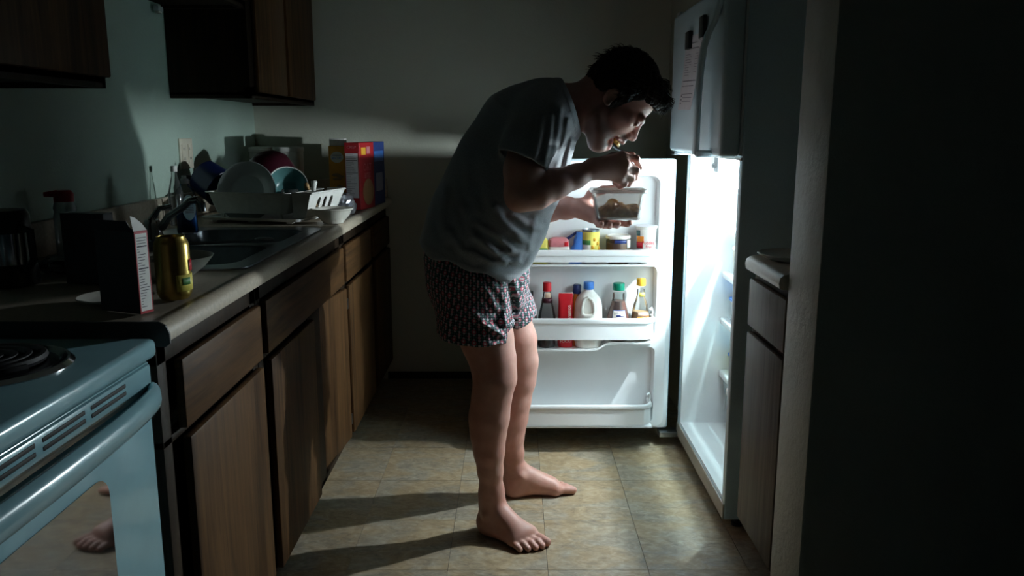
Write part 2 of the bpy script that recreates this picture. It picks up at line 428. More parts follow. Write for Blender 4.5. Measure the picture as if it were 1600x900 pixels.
# ------------------------------------------------------------------ stove
st = thing('stove', 'white electric stove with coil burners and a black oven window', 'stove', (-.93, .97, 0))
XS = -.615; Y0, Y1 = .60, 1.345
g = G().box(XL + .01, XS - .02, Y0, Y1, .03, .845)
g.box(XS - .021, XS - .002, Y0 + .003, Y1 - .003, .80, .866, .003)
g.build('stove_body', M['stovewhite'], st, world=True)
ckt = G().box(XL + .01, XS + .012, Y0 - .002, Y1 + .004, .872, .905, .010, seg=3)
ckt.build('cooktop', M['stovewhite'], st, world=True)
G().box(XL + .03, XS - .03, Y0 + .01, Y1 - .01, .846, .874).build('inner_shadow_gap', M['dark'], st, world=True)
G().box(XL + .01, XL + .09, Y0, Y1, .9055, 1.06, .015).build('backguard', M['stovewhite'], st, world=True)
for k, (bx, by, br) in enumerate([(-.775, 1.165, .100), (-.775, .79, .078), (-1.05, 1.165, .078), (-1.05, .79, .100)]):
    pan = G().lathe([(0, .0015), (br * .8, .001), (br * .97, .003), (br + .004, .0075), (br + .011, .0072), (br + .017, .001), (br + .017, -.001), (0, -.001)], (bx, by, .9055), 40).build('drip_pan', M['chrome'], st, world=True)
    pts = [( bx + (.018 + (br - .026) * a / 130) * math.cos(a * .19), by + (.018 + (br - .026) * a / 130) * math.sin(a * .19), .9175) for a in range(131)]
    G().tube(pts, .0062, 6).build('coil', M['coil'], pan, world=True)
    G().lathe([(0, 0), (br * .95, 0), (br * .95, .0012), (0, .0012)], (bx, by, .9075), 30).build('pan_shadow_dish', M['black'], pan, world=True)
# oven door: rounded panel, vents, window, bowed handle
od = G().box(XS - .045, XS, Y0 + .004, Y1 - .004, .16, .822, .012, seg=3).build('oven_door', M['stovewhite'], st, world=True)
up = G()
up.box(XS - .03, XS + .004, Y0 + .006, Y1 - .008, .824, .864, .005); 
v = up.build('vent_panel', M['stovewhite'], st, world=True)
for a in range(5):
    ya = 1.135 - a * .125
    for zz in (.854, .842): G().box(XS + .003, XS + .0052, ya, ya + .108, zz - .0032, zz + .0032, .0015).build('vent_slot', M['dark'], v, world=True)
wr = G(); ring = rr(.515, .40, .035, 6, 0, .910, .540)
wr.rings([[(XS + .0005, a, b_) for a, b_, _ in ring], [(XS + .0022, a, b_) for a, b_, _ in ring]]).build('oven_window', M['blackglass'], od, world=True)
hp = []
for k in range(25):
    u_ = k / 24; yy = Y0 + .02 + u_ * (Y1 - Y0 - .035)
    hp.append((XS + .008 + .036 * math.sin(PI * min(1, max(0, u_))) ** .5, yy, .812 + .006 * math.sin(PI * u_)))
hg = G(); rs = []
for p in hp: rs.append([(p[0] + .013 * math.cos(2 * PI * k / 12), p[1], p[2] + .021 * math.sin(2 * PI * k / 12)) for k in range(12)])
hg.rings(rs); hg.build('oven_handle', M['stovewhite'], od, world=True)
G().box(XS - .04, XS - .004, Y0 + .006, Y1 - .006, .035, .152, .006).build('storage_drawer', M['stovewhite'], st, world=True)
for fx_ in (XL + .06, XS - .08):
    for fy_ in (Y0 + .05, Y1 - .05): G().lathe([(0, 0), (.02, 0), (.02, .031), (0, .031)], (fx_, fy_, 0), 12).build('foot', M['black'], st, world=True)

# ------------------------------------------------------------------ right-hand cabinet, counter, plate
rc_ = thing('base_cabinet', 'narrow weathered base cabinet between the fridge and the partition', 'cabinet', (1.0, 2.1, 0))
G().box(.680, 1.41, 1.946, 2.275, .10, .868).build('carcass', M['frame'], rc_, world=True)
G().box(.75, 1.41, 1.95, 2.27, 0, .10).build('toe_kick', M['dark'], rc_, world=True)
G().box(.662, .6795, 1.956, 2.268, .708, .842, .005).build('drawer_front', M['woodgrey'], rc_, world=True)
G().box(.662, .6795, 1.956, 2.268, .125, .690, .005).build('cabinet_door', M['woodgrey'], rc_, world=True)
w2 = thing('worktop', 'short beige worktop on the right beside the fridge', 'worktop', (1.0, 2.1, .87))
pr2 = [(1.415, .870), (.648, .870), (.641, .875), (.639, .886), (.642, .899), (.650, .906), (.662, .9085), (1.415, .9065)]
g = G(); rs = []
for yy, dx in ((1.945, 0), (2.235, 0), (2.252, .004), (2.262, .016)):
    rs.append([(x + (dx if x < 1.4 else 0), yy, z if z < .88 or dx < .01 else z - .005) for x, z in pr2])
g.rings(rs).build('counter_slab', M['counter'], w2, world=True, sharp=50)
pl = thing('side_plate', 'pale plate lying on the short right worktop', 'plate', (.738, 2.165, .9085))
G().lathe([(0, 0), (.048, 0), (.065, .006), (.086, .018), (.084, .020), (.063, .009), (.048, .004), (0, .004)], (0, 0, 0), 36).build('plate_body', M['cream'], pl)

# cabinet over the fridge
oc = thing('wall_cabinet', 'dark brown cabinet mounted above the fridge', 'cabinet', (1.1, 2.8, 1.75))
G().box(.80, 1.415, 2.30, 3.215, 1.75, 2.398).build('carcass', M['frame'], oc, world=True)
for a, b in ((2.32, 2.75), (2.77, 3.20)): G().box(.782, .7995, a, b, 1.765, 2.36, .004).build('cabinet_door', M['wood'], oc, world=True)
# ------------------------------------------------------------------ refrigerator
FX = .66; FY0, FY1 = 2.40, 3.15
fr = thing('refrigerator', 'white top-freezer refrigerator standing open and lit inside', 'refrigerator', (1.0, 2.775, 0))
g = G()
g.box(FX, 1.37, FY0, FY0 + .035, .045, 1.655, .006); g.box(FX, 1.37, FY1 - .035, FY1, .045, 1.655, .006)
g.box(1.33, 1.369, FY0 + .036, FY1 - .036, .046, 1.654)
g.box(FX + .002, 1.3295, FY0 + .0355, FY1 - .0355, .046, .100); g.box(FX + .002, 1.3295, FY0 + .0355, FY1 - .0355, 1.1665, 1.654)
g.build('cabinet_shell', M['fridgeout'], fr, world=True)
li = G(); a0, a1 = FY0 + .0356, FY1 - .0356
li.box(FX + .004, 1.329, a0, a0 + .006, .1005, 1.166); li.box(FX + .004, 1.329, a1 - .006, a1, .1005, 1.166)
li.box(1.322, 1.329, a0 + .006, a1 - .006, .1005, 1.166); li.box(FX + .004, 1.322, a0 + .006, a1 - .006, .1005, .108)
li.box(FX + .004, 1.322, a0 + .006, a1 - .006, 1.162, 1.166)
li.build('liner', M['liner'], fr, world=True)
G().box(FX - .004, FX + .003, FY0 + .002, FY1 - .002, .046, .098, .003).build('bottom_rail', M['beigemetal'], fr, world=True)
G().box(FX - .003, FX + .004, FY0 + .002, FY1 - .002, 1.161, 1.170, .002).build('divider_rail', M['beigemetal'], fr, world=True)
for yy in (FY0 + .06, FY1 - .06):
    G().lathe([(0, 0), (.018, 0), (.018, .01), (.009, .012), (.009, .046), (0, .046)], (.72, yy, 0), 14).build('levelling_foot', M['black'], fr, world=True)
    G().lathe([(0, 0), (.018, 0), (.018, .01), (.009, .012), (.009, .046), (0, .046)], (1.3, yy, 0), 14).build('levelling_foot', M['black'], fr, world=True)
lh = G().box(.745, .795, 3.03, 3.09, 1.094, 1.1618, .008)
lh = lh.build('lamp_housing', M['greyplastic'], fr, world=True)
G().lathe([(0, 0), (.012, 0), (.013, .012), (.009, .016), (0, .017)], (.744 - 1.0, 3.06 - 2.775, 1.112), 16).xf(Matrix.Identity(4)).build('control_knob', M['greyplastic'], lh)
gd = G().box(.800, .805, 2.858, 2.942, 1.020, 1.122, .002)  # added baffle on two posts, keeps direct lamp light off the upper door
for yy in (2.8585, 2.9385): gd.box(.8005, .8045, yy, yy + .003, 1.1225, 1.1618)
gd.build('added_lamp_baffle', M['greyplastic'], fr, world=True)
# bulb: glowing, with its own light
bm_, nt, N, L, B = nm('bulb_glow')
B.inputs['Emission Color'].default_value = (.86, .95, 1, 1); B.inputs['Emission Strength'].default_value = 40
B.inputs['Base Color'].default_value = (.8, .8, .8, 1)
bl = G().ell((LAMP[0] + .03 - 1.0, LAMP[1] - 2.775, LAMP[2] + .012), (.012, .012, .014), 12); bl.build('bulb', bm_, fr)
ld = bpy.data.lights.new('fridge_lamp', 'POINT'); ld.energy = LAMP_W; ld.color = (.84, .955, 1.0); ld.shadow_soft_size = .014
lo = bpy.data.objects.new('fridge_lamp', ld); COL.objects.link(lo); lo.location = LAMP
# shelves: glass with a white front rail
for k, z in enumerate((.885, .708, .528)):
    sh = G().box(.80, .832, a0 + .008, a1 - .008, z - .016, z + .010, .007, seg=3)
    for yy in (a0 + .008, a1 - .024): sh.box(.83, 1.30, yy, yy + .016, z - .010, z + .004)
    sh = sh.build('shelf', M['shelfplastic'], fr, world=True)
    G().box(.833, 1.30, a0 + .025, a1 - .025, z - .002, z + .003).build('shelf_glass', M['shelfglass'], sh, world=True)
# crisper drawer and its cover
cr = G().box(.805, .845, a0 + .008, a1 - .008, .300, .330, .010, seg=3); cr.box(.845, 1.31, a0 + .008, a1 - .008, .316, .326)
cr = cr.build('crisper_cover', M['shelfplastic'], fr, world=True)
q = G(); rs = []
for zz, xx0, ins in ((.118, .850, .03), (.16, .832, .022), (.24, .822, .016), (.296, .815, .012)):
    rs.append([(x, y, zz) for x, y, _ in rr(1.28 - xx0, (a1 - a0) - 2 * ins, .03, 4, 0, (1.28 + xx0) / 2, (a0 + a1) / 2)])
q.rings(rs, cap1=False); dr = q.build('crisper_drawer', M['drawerp'], fr, world=True)
G().box(.806, .822, a0 + .12, a1 - .12, .262, .290, .006).build('drawer_pull', M['shelfplastic'], dr, world=True)
# freezer door, handle
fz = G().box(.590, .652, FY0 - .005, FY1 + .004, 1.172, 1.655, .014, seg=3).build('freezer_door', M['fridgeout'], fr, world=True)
G().box(.6525, .6595, FY0 + .004, FY1 - .004, 1.176, 1.650).build('freezer_gasket', M['gasket'], fr, world=True)
hz = [1.640, 1.60, 1.555, 1.52, 1.48, 1.42, 1.35, 1.28, 1.22, 1.176]
hx = [.584, .582, .574, .560, .552, .548, .546, .546, .546, .546]
hy = [2.425, 2.43, 2.445, 2.462, 2.474, 2.484, 2.49, 2.494, 2.496, 2.498]
g = G(); rs = []
for z, x, y in zip(hz, hx, hy): rs.append([(x + a, y + b_, z) for a, b_, _ in rr(.018, .030, .007, 3)])
g.rings(rs)
g.box(.546, .592, 2.478, 2.514, 1.169, 1.190, .005); g.box(.575, .592, 2.41, 2.445, 1.61, 1.645, .005)
g.build('freezer_handle', M['fridgeout'], fz, world=True)
G().box(.60, .72, FY1 - .05, FY1 - .002, 1.656, 1.668, .003).build('top_hinge_cover', M['gasket'], fr, world=True)
G().box(.600, .66, FY1 - .045, FY1 + .012, 1.1575, 1.1705, .002).build('middle_hinge', M['steel'], fr, world=True)
G().box(.585, .67, FY1 - .03, FY1 + .03, .040, .062, .003).build('bottom_hinge', M['steel'], fr, world=True)

# fresh-food door, swung open square to the room (inner face towards the room)
DX0, DX1, DZ0, DZ1 = -.125, .622, .066, 1.142
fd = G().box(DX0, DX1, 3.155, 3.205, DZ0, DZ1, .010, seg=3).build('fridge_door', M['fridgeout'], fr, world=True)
g = G()
outer = [(p[0], p[1]) for p in rr(DX1 - DX0 - .016, DZ1 - DZ0 - .016, .02, 5, 0, (DX0 + DX1) / 2, (DZ0 + DZ1) / 2)]
inner = [(p[0], p[1]) for p in rr(DX1 - DX0 - .066, DZ1 - DZ0 - .06, .02, 5, 0, (DX0 + DX1) / 2, (DZ0 + DZ1) / 2)]
g.poly(outer, [inner], lambda a, b_, t: (a, 3.1545 - t, b_), .012).build('door_gasket', M['gasket'], fd, world=True)
# raised liner with three recesses
cxD = (DX0 + DX1) / 2; W0 = DX1 - DX0
def plate_ring(w, z0, z1, r, y): return [(p[0], y, p[1]) for p in rr(w, z1 - z0, r, 5, 0, cxD, (z0 + z1) / 2)]
oL = plate_ring(W0 - .060, DZ0 + .028, DZ1 - .030, .03, 0); oL = [(p[0], p[2]) for p in oL]
WI = W0 - .140
rec = [(.775, 1.080, .03), (.455, .742, .03), (.108, .418, .02)]
hs = [[(p[0], p[1]) for p in rr(WI, z1 - z0, r, 5, 0, cxD, (z0 + z1) / 2)] for z0, z1, r in rec]
g = G(); g.poly(oL, hs, lambda a, b_, t: (a, 3.150 - t, b_), .045)
for (z0, z1, r) in rec:
    a = [(p[0], 3.106, p[1]) for p in rr(WI, z1 - z0, r, 5, 0, cxD, (z0 + z1) / 2)]
    b_ = [(p[0], 3.148, p[1]) for p in rr(WI - .012, z1 - z0 - .012, r, 5, 0, cxD, (z0 + z1) / 2)]
    g.rings([a, b_], cap0=False, cap1=True)
g.build('door_liner', M['liner'], fd, world=True)
# bins: rail, face, side cheeks and floor
XB0, XB1 = cxD - WI / 2 + .004, cxD + WI / 2 - .004
def bin_(z_rail0, z_rail1, z_face0, z_floor, yf, name='door_bin', step=None, gap=True):
    g = G()
    pts = [(XB0 + .012, 3.140), (XB0 + .012, yf + .03), (XB0 + .04, yf + .004), (XB0 + .09, yf), (XB1 - .09, yf), (XB1 - .04, yf + .004), (XB1 - .012, yf + .03), (XB1 - .012, 3.140)]
    zr = (z_rail0 + z_rail1) / 2; h = (z_rail1 - z_rail0) / 2
    rs = []
    for i, (x, y) in enumerate(pts):
        a = Vector(pts[max(i - 1, 0)]); c = Vector(pts[min(i + 1, len(pts) - 1)]); t = (c - a).normalized(); n = Vector((-t.y, t.x))
        rs.append([(x + n.x * u_, y + n.y * u_, zr + w_) for u_, w_, _ in rr(.014, 2 * h, .006, 3)])
    g.rings(rs)
    rs = []
    for i, (x, y) in enumerate(pts):
        a = Vector(pts[max(i - 1, 0)]); c = Vector(pts[min(i + 1, len(pts) - 1)]); t = (c - a).normalized(); n = Vector((-t.y, t.x))
        rs.append([(x + n.x * u_, y + n.y * u_, w_) for u_, w_ in ((-.002, z_face0), (.004, z_face0), (.004, zr), (-.002, zr))])
    g.rings(rs)
    o = g.build(name, M['shelfplastic'], fd, world=True)
    f = G()
    if step is None: f.box(XB0 + .006, XB1 - .006, yf + .004, 3.142, z_floor - .008, z_floor, .003)
    else:
        xs, z2 = step
        prof = [(XB0 + .006, z_floor), (xs - .05, z_floor), (xs - .02, z_floor + .004), (xs + .01, z2 - .004), (xs + .04, z2), (XB1 - .006, z2)]
        lo_ = [(x, z - .008) for x, z in prof]
        ring = prof + lo_[::-1]
        f.rings([[(x, yf + .004, z) for x, z in ring], [(x, 3.142, z) for x, z in ring]])
    f.build('bin_floor', M['shelfplastic'], o, world=True)
    return o
YBIN = 3.045
bin_(.783, .808, .762, .752, YBIN)
bin_(.522, .546, .462, .424, YBIN, step=(.345, .452))
bin_(.182, .202, .120, .113, YBIN)
for zc in (.79, .53, .19):
    G().tube([(XB1 - .028, YBIN + .02, zc + .045), (XB1 - .018, YBIN + .03, zc + .05), (XB1 - .012, YBIN + .045, zc + .035), (XB1 - .014, YBIN + .045, zc + .01)], .004, 8).build('bin_clip', M['shelfplastic'], fd, world=True)

# receipt and magnets on the freezer door
rp = thing('receipt', 'long printed paper hanging on the freezer door under black clips', 'paper', (.5895, 2.79, 1.43))
g = G()
c4 = [(2.905, 1.560), (2.640, 1.545), (2.690, 1.312), (2.945, 1.318)]
nx_ = 6; vs = []
for j in range(nx_ + 1):
    t = j / nx_; A = Vector(c4[0]).lerp(Vector(c4[3]), t); Bq = Vector(c4[1]).lerp(Vector(c4[2]), t)
    x = .5885 - .012 * t ** 2
    vs += [(x, A.x, A.y), (x - .004 * t, (A.x + Bq.x) / 2, (A.y + Bq.y) / 2), (x - .010 * t, Bq.x, Bq.y)]
n0 = len(vs); vs2 = [(x - .0006, y, z) for x, y, z in vs]; f = []
for j in range(nx_):
    for i in range(2):
        a = j * 3 + i; f += [(a, a + 1, a + 4, a + 3), (n0 + a, n0 + a + 3, n0 + a + 4, n0 + a + 1)]
for j in range(nx_):
    a = j * 3; f += [(a, a + 3, n0 + a + 3, n0 + a), (a + 2, n0 + a + 2, n0 + a + 5, a + 5)]
f += [(0, n0, n0 + 1, 1), (1, n0 + 1, n0 + 2, 2)]
g.add(vs2 + vs, [tuple(q) for q in f]); g.build('sheet', M['paper'], rp, world=True)
ln = G(); rnd = random.Random(3)
def on_sheet(u, t, lift=.0012):
    A = Vector(c4[0]).lerp(Vector(c4[3]), t); Bq = Vector(c4[1]).lerp(Vector(c4[2]), t); p = A.lerp(Bq, u)
    x = .5885 - .012 * t ** 2 - .010 * t * u
    return (x - lift, p.x, p.y)
rows = [(.10, .12, .72, .011), (.17, .12, .85, .010)] + [(.25 + .034 * k, .10, .35 + .2 * rnd.random(), .006) for k in range(9)] + [(.25 + .034 * k, .70, .86, .005) for k in range(8)] + [(.60, .08, .93, .014), (.67, .08, .85, .010)] + [(.78, .12, .88, .008), (.83, .22, .86, .007), (.88, .22, .86, .007), (.80, .10, .17, .02), (.85, .10, .16, .02), (.90, .10, .17, .016)]
for t, a, b_, h in rows:
    p = [on_sheet(a, t), on_sheet(b_, t), on_sheet(b_, t + h), on_sheet(a, t + h)]
    pb = [on_sheet(a, t, .0004), on_sheet(b_, t, .0004), on_sheet(b_, t + h, .0004), on_sheet(a, t + h, .0004)]
    ln.add(p + pb, [(0, 1, 2, 3), (0, 4, 5, 1), (1, 5, 6, 2), (2, 6, 7, 3), (3, 7, 4, 0)])
ln.build('printing', pm('grey_ink', (.20, .19, .22), .8), rp, world=True)
for (px, py, h, lab) in ((1073, 63, .040, 'black magnet clip beside the top of the hanging receipt'), (1096, 42, .046, 'black magnet clip holding the hanging receipt')):
    p = atX(px, py, .575)
    mg = thing('magnet_clip', lab, 'magnet', (.587 if h < .045 else .585, p.y, p.z))
    G().box(-.012, .0025 if h < .045 else .0005, -.030, .030, -h * .72, h * .72, .003).build('clip_body', M['black'], mg)
# ------------------------------------------------------------------ food in the fridge door
YI = 3.096; ZU, ZM, ZM2 = .7525, .4245, .4525
def onbin(px, py, z0, y=YI):
    p = atY(px, py, y); return (p.x, y, z0), p.z - z0       # place and height
C = {}
for n_, c_, r_ in (('red', (.62, .015, .025), .35), ('red2', (.42, .010, .02), .4), ('blue', (.05, .20, .62), .35), ('navy', (.015, .03, .14), .4), ('green', (.0, .22, .13), .35),
                   ('yellow', (.80, .42, .04), .35), ('milk', (.82, .80, .74), .4), ('milkold', (.74, .68, .55), .5), ('choc', (.17, .055, .035), .25), ('soy', (.012, .008, .008), .15),
                   ('dressing', (.70, .42, .18), .3), ('orange', (.72, .24, .03), .4), ('labelw', (.76, .72, .66), .6), ('labely', (.72, .62, .12), .5), ('peach', (.72, .50, .36), .5),
                   ('pink', (.62, .20, .22), .5), ('meat', (.55, .36, .30), .5), ('gold', (.58, .38, .05), .3), ('teal', (.085, .20, .20), .25), ('maroon', (.045, .006, .014), .3),
                   ('brownfood', (.20, .08, .02), .45), ('tan', (.42, .26, .12), .6), ('boxorange', (.80, .36, .02), .5), ('boxred', (.42, .015, .022), .5), ('boxblue', (.02, .05, .22), .5),
                   ('boxdark', (.035, .030, .035), .6), ('white', (.75, .74, .70), .6), ('soap', (.03, .22, .75), .15), ('pannavy', (.006, .012, .055), .3), ('lilac', (.34, .36, .52), .5), ('leaf', (.06, .22, .06), .5)):
    C[n_] = pm('colour_' + n_, c_, r_, .07, 40)
C['plate'] = pm('plate_glaze', (.30, .32, .32), .15, .04, 20, coat=.4)
C['foil'] = pm('foil', (.55, .56, .62), .28, .2, 60, metal=.8, bmp=.5, bscale=50)

def bottle(label, loc, prof, bodymat, cap=None, fill=None, cat='bottle', name='bottle', sx=1, sy=1, group=None):
    """prof (r,z) outer; cap (r,z0,z1,mat); fill (prof,mat) contents"""
    t = thing(name, label, cat, loc, 0, group)
    G().lathe(prof, n=28, sx=sx, sy=sy).build('bottle_body', bodymat, t)
    if fill: G().lathe(fill[0], n=24, sx=sx, sy=sy).build('contents', fill[1], t)
    if cap:
        r, z0, z1, m = cap; g = G(); rs = []
        for rr_, z in ((r, z0), (r * 1.02, z0 + .002), (r * 1.0, z1 - .003), (r * .94, z1), (.0, z1 + .0005)):
            rs.append([(max(1e-5, rr_) * (1 + (.03 if k % 2 else 0)) * math.cos(2 * PI * k / 32), max(1e-5, rr_) * (1 + (.03 if k % 2 else 0)) * math.sin(2 * PI * k / 32), z) for k in range(32)])
        g.rings(rs).build('cap', m, t)
    return t
def band(t, prof, a0, a1, m, name='label', n=18, lift=.0008):
    """curved label on a lathe profile between angles a0..a1 (degrees)"""
    g = G(); rows = []
    for r, z in prof: rows.append([((r + lift) * math.cos(R(a0 + (a1 - a0) * k / n)), (r + lift) * math.sin(R(a0 + (a1 - a0) * k / n)), z) for k in range(n + 1)])
    v = [p for row in rows for p in row]; f = []; w = n + 1
    for i in range(len(rows) - 1):
        for k in range(n): f.append((i * w + k, i * w + k + 1, (i + 1) * w + k + 1, (i + 1) * w + k))
    g.add(v, f); o = g.build(name, m, t)
    md = o.modifiers.new('thickness', 'SOLIDIFY'); md.thickness = .0006; md.offset = 1
    return o
def curved_text(t, s, size, m, r, z, a=-90, sx=1.0, rise=0):
    """text wrapped around a cylinder of radius r, centred on angle a"""
    def bend(p):
        th = R(a) + p.x / r
        return Vector(((r + .0012 + p.z) * math.cos(th), (r + .0012 + p.z) * math.sin(th), z + p.y - rise * p.x * p.x / max(r, .01)))
    return text(s, size, m, t, Matrix.Identity(4), bend=bend, sx=sx)

# middle bin
loc, h = onbin(855, 441, ZM)
pf = [(0, 0), (.032, 0), (.0345, .008), (.0345, h * .44), (.030, h * .55), (.0205, h * .70), (.0160, h * .80), (.0142, h * .86), (.0142, h * .93), (0, h * .93)]
t = bottle('clear sauce bottle with a red cap, nearly empty, left of the red packet', loc, pf, M['glass'],
    (.0158, h * .865, h, C['red']), ([(0, .003), (.030, .003), (.0325, .01), (.0325, .050), (0, .050)], C['soy']))
band(t, [(.0210, h * .69), (.0178, h * .765)], -180, 0, C['maroon'], 'neck_band'); band(t, [(.0178, h * .768), (.0145, h * .85)], -120, -40, C['peach'], 'neck_label')
loc, h = onbin(828, 455, ZM, 3.105)
bottle('small clear bottle with a black cap beside the man\'s shorts', loc,
    [(0, 0), (.030, 0), (.031, .01), (.031, h * .45), (.024, h * .6), (.010, h * .74), (.010, h * .9), (0, h * .9)], M['glass'], (.0125, h * .87, h, M['black']))
loc, h = onbin(884, 457, ZM)
t = thing('food_packet', 'red and crimson squeeze packet with white script, left of the milk jug', 'packet', loc)
g = G(); rs = []
for zz, w, d in ((0, .056, .050), (.006, .060, .054), (h * .5, .058, .046), (h * .80, .056, .026), (h * .93, .056, .006), (h, .055, .003)):
    rs.append(rr(w, d, min(w, d) * .45, 4, zz))
g.rings(rs).build('pouch', C['red'], t)
G().box(-.0277, .0277, -.0018, .0018, h * .925, h * 1.0).build('crimp', C['labelw'], t)
def packface(p): return -.0275 + .022 * max(0, min(1, (p - h * .5) / (h * .45)))
text('Cinnamon', .024, C['labelw'], t, frame((.012, -.0278, h * .62), (0, .24, 1), (-1, 0, 0)), sx=.72)
text('O', .05, C['labelw'], t, frame((-.006, -.0295, h * .40), (1, 0, 0), (0, .05, 1)))
text('FOOD', .016, C['labelw'], t, frame((.0, -.0285, .026), (1, 0, .05), (0, .0, 1)))
loc, h = onbin(897, 446, ZM, 3.118)
t = thing('bottle', 'orange bottle with a navy cap leaning behind the milk jug', 'bottle', (loc[0] - .004, 3.120, ZM))
q = G().lathe([(0, 0), (.024, 0), (.025, .01), (.025, h * .62), (.012, h * .80), (.010, h * .9), (0, h * .9)], n=22).xf(Matrix.Rotation(R(4), 4, 'Y')); q.build('bottle_body', C['orange'], t)
q = G().lathe([(0, h * .87), (.016, h * .87), (.016, h * 1.0), (.013, h * 1.02), (0, h * 1.02)], n=22).xf(Matrix.Rotation(R(4), 4, 'Y')); q.build('cap', C['navy'], t)

# milk jug
loc, h = onbin(920, 440, ZM, 3.096)
t = thing('milk_jug', 'white plastic milk jug with a blue cap standing in the middle door bin', 'jug', loc, R(0))
g = G(); rs = []
def jug(z, w, d, r, cx=0): return [(x + cx, y, z) for x, y, _ in rr(w, d, r, 6)]
B_ = h * .92
prof_j = [(0, .090, .070), (.004, .098, .078), (B_ * .10, .104, .082), (B_ * .50, .108, .082), (B_ * .70, .104, .080), (B_ * .79, .094, .074), (B_ * .86, .074, .064), (B_ * .91, .050, .048), (B_ * .945, .036, .036), (B_, .033, .033)]
for z, w, d in prof_j: rs.append(jug(z, w, d, min(w, d) * .44))
g.rings(rs).build('jug_body', C['milk'], t)
hp_ = [(-.004, -.036, B_ * .845), (.010, -.040, B_ * .81), (.017, -.0425, B_ * .74), (.019, -.0425, B_ * .64), (.016, -.0425, B_ * .575), (.004, -.0425, B_ * .555), (-.016, -.0425, B_ * .555), (-.027, -.0425, B_ * .585), (-.028, -.0425, B_ * .68), (-.024, -.040, B_ * .77), (-.016, -.036, B_ * .83)]
G().tube(hp_ + [hp_[0]], .0062, 10).build('jug_handle', C['milk'], t)
G().lathe([(0, B_ * .965), (.0195, B_ * .965), (.020, B_ * .97), (.020, h - .003), (.018, h), (0, h)], n=28).build('cap', C['blue'], t)
G().box(-.030, .036, -.0425, -.0405, .085, .105, .001).build('label', C['labelw'], t)
text('MILK', .012, C['lilac'], t, frame((.004, -.0429, .095), (1, 0, 0), (0, 0, 1)), sx=1.6)

# chocolate syrup
loc, h = onbin(967, 442, ZM2)
pf = [(0, 0), (.040, 0), (.0435, .006), (.0437, .085), (.036, .115), (.029, .138), (.0235, .160), (.0225, .182), (0, .182)]
t = bottle('brown syrup bottle with a green cap and an oval label', loc, pf, M['glass'], (.0220, h - .027, h, C['green']),
    ([(0, .002), (.039, .002), (.0424, .008), (.0426, .084), (.0350, .1145), (.0280, .137), (.0232, .153), (0, .153)], C['choc']))
band(t, [(.0437, .060), (.0437, .085), (.0398, .100), (.0360, .115), (.0338, .122)], -130, -50, C['navy'], 'label_border'); band(t, [(.0442, .060), (.0442, .085), (.0403, .100), (.0365, .115), (.0350, .1185)], -126, -54, C['labelw'])
def on_cone(p, zc, x0=0, rise=0):
    z = zc + p.y * .93 - rise * p.x * p.x; r = .0437 if z < .085 else .0437 + (.036 - .0437) * (z - .085) / .030
    th = R(-90) + p.x / r; r += .0022
    return Vector((r * math.cos(th), r * math.sin(th), z))
text('SUCCORIS', .0105, C['navy'], t, Matrix.Identity(4), bend=lambda p: on_cone(p, .1105, rise=9), sx=.82)
text('CARAMEL', .0100, C['red'], t, Matrix.Identity(4), bend=lambda p: on_cone(p, .0895), sx=.85)
g = G().ell((0, 0, 0), (.010, .0012, .0042), 10); g.ell((.013, 0, -.0020), (.012, .0010, .0016), 8); g.xf(Matrix.Translation((-.004, -.0425, .1005))).build('emblem', C['navy'], t)

# dressing bottle
loc, h = onbin(1002, 435, ZM2)
pf = [(0, 0), (.031, 0), (.0345, .006), (.0345, .085), (.032, .110), (.027, .138), (.019, .160), (.0150, .178), (.0135, .198), (0, .198)]
t = bottle('clear dressing bottle with a yellow cap, next the door hinge side', loc, pf, M['glass'], (.0170, h - .027, h, C['yellow']),
    ([(0, .003), (.030, .003), (.0330, .008), (.0330, .085), (.0305, .110), (0, .112)], C['dressing']))
band(t, [(.0345, .070), (.0345, .082)], -130, -30, C['labely']); band(t, [(.0345, .082), (.0337, .095)], -120, -25, C['orange'], 'label_stripe'); band(t, [(.0336, .096), (.0318, .112)], -115, -30, C['peach'], 'label_top')
band(t, [(.0168, .170), (.0146, .186)], -120, -30, C['labely'], 'neck_label')

# upper bin
loc, h = onbin(843, 372, ZU)
t = thing('food_packet', 'yellow wrapped packet at the left of the upper door bin', 'packet', loc)
g = G(); rs = []
for zz, w, d in ((0, .066, .05), (.008, .072, .056), (h * .6, .074, .056), (h * .9, .066, .048), (h, .05, .034)): rs.append(rr(w, d, .016, 4, zz))
g.rings(rs).build('wrapper', C['labely'], t)
G().box(-.02, .03, -.0290, -.0277, h * .25, h * .62, .0004).build('label', C['leaf'], t)
loc, h = onbin(873, 371, ZU)
t = thing('meat_pack', 'pale packet with a pink top beside the blue bag', 'packet', loc)
g = G(); rs = []
for zz, w, d in ((0, .074, .056), (.005, .078, .06), (h * .62, .080, .06), (h * .66, .078, .058)): rs.append(rr(w, d, .010, 4, zz))
g.rings(rs).build('tray', C['labelw'], t)
g = G(); rs = []
for zz, w, d in ((h * .665, .076, .056), (h * .80, .078, .058), (h * .92, .072, .050), (h, .05, .03)): rs.append(rr(w, d, .012, 4, zz))
g.rings(rs).build('wrapped_meat', C['pink'], t)
G().box(.020, .034, -.0305, -.029, h * .70, h * .86, .0005).build('sticker', C['red'], t)
loc, h = onbin(903, 358, ZU)
t = thing('bread_bag', 'crumpled bright blue bag leaning against the can', 'bag', (loc[0] - .012, 3.094, ZU))
g = G(); rs = []; rnd = random.Random(5)
for k in range(9):
    u_ = k / 8; w = .058 - .030 * u_; d = .05 - .03 * u_
    rs.append([(x * (1 + .14 * rnd.uniform(-1, 1)) + .022 * u_, y * (1 + .10 * rnd.uniform(-1, 1)), h * .92 * u_) for x, y, _ in rr(w, d, d * .45, 4)])
g.rings(rs).build('bag_body', C['blue'], t, sharp=25)
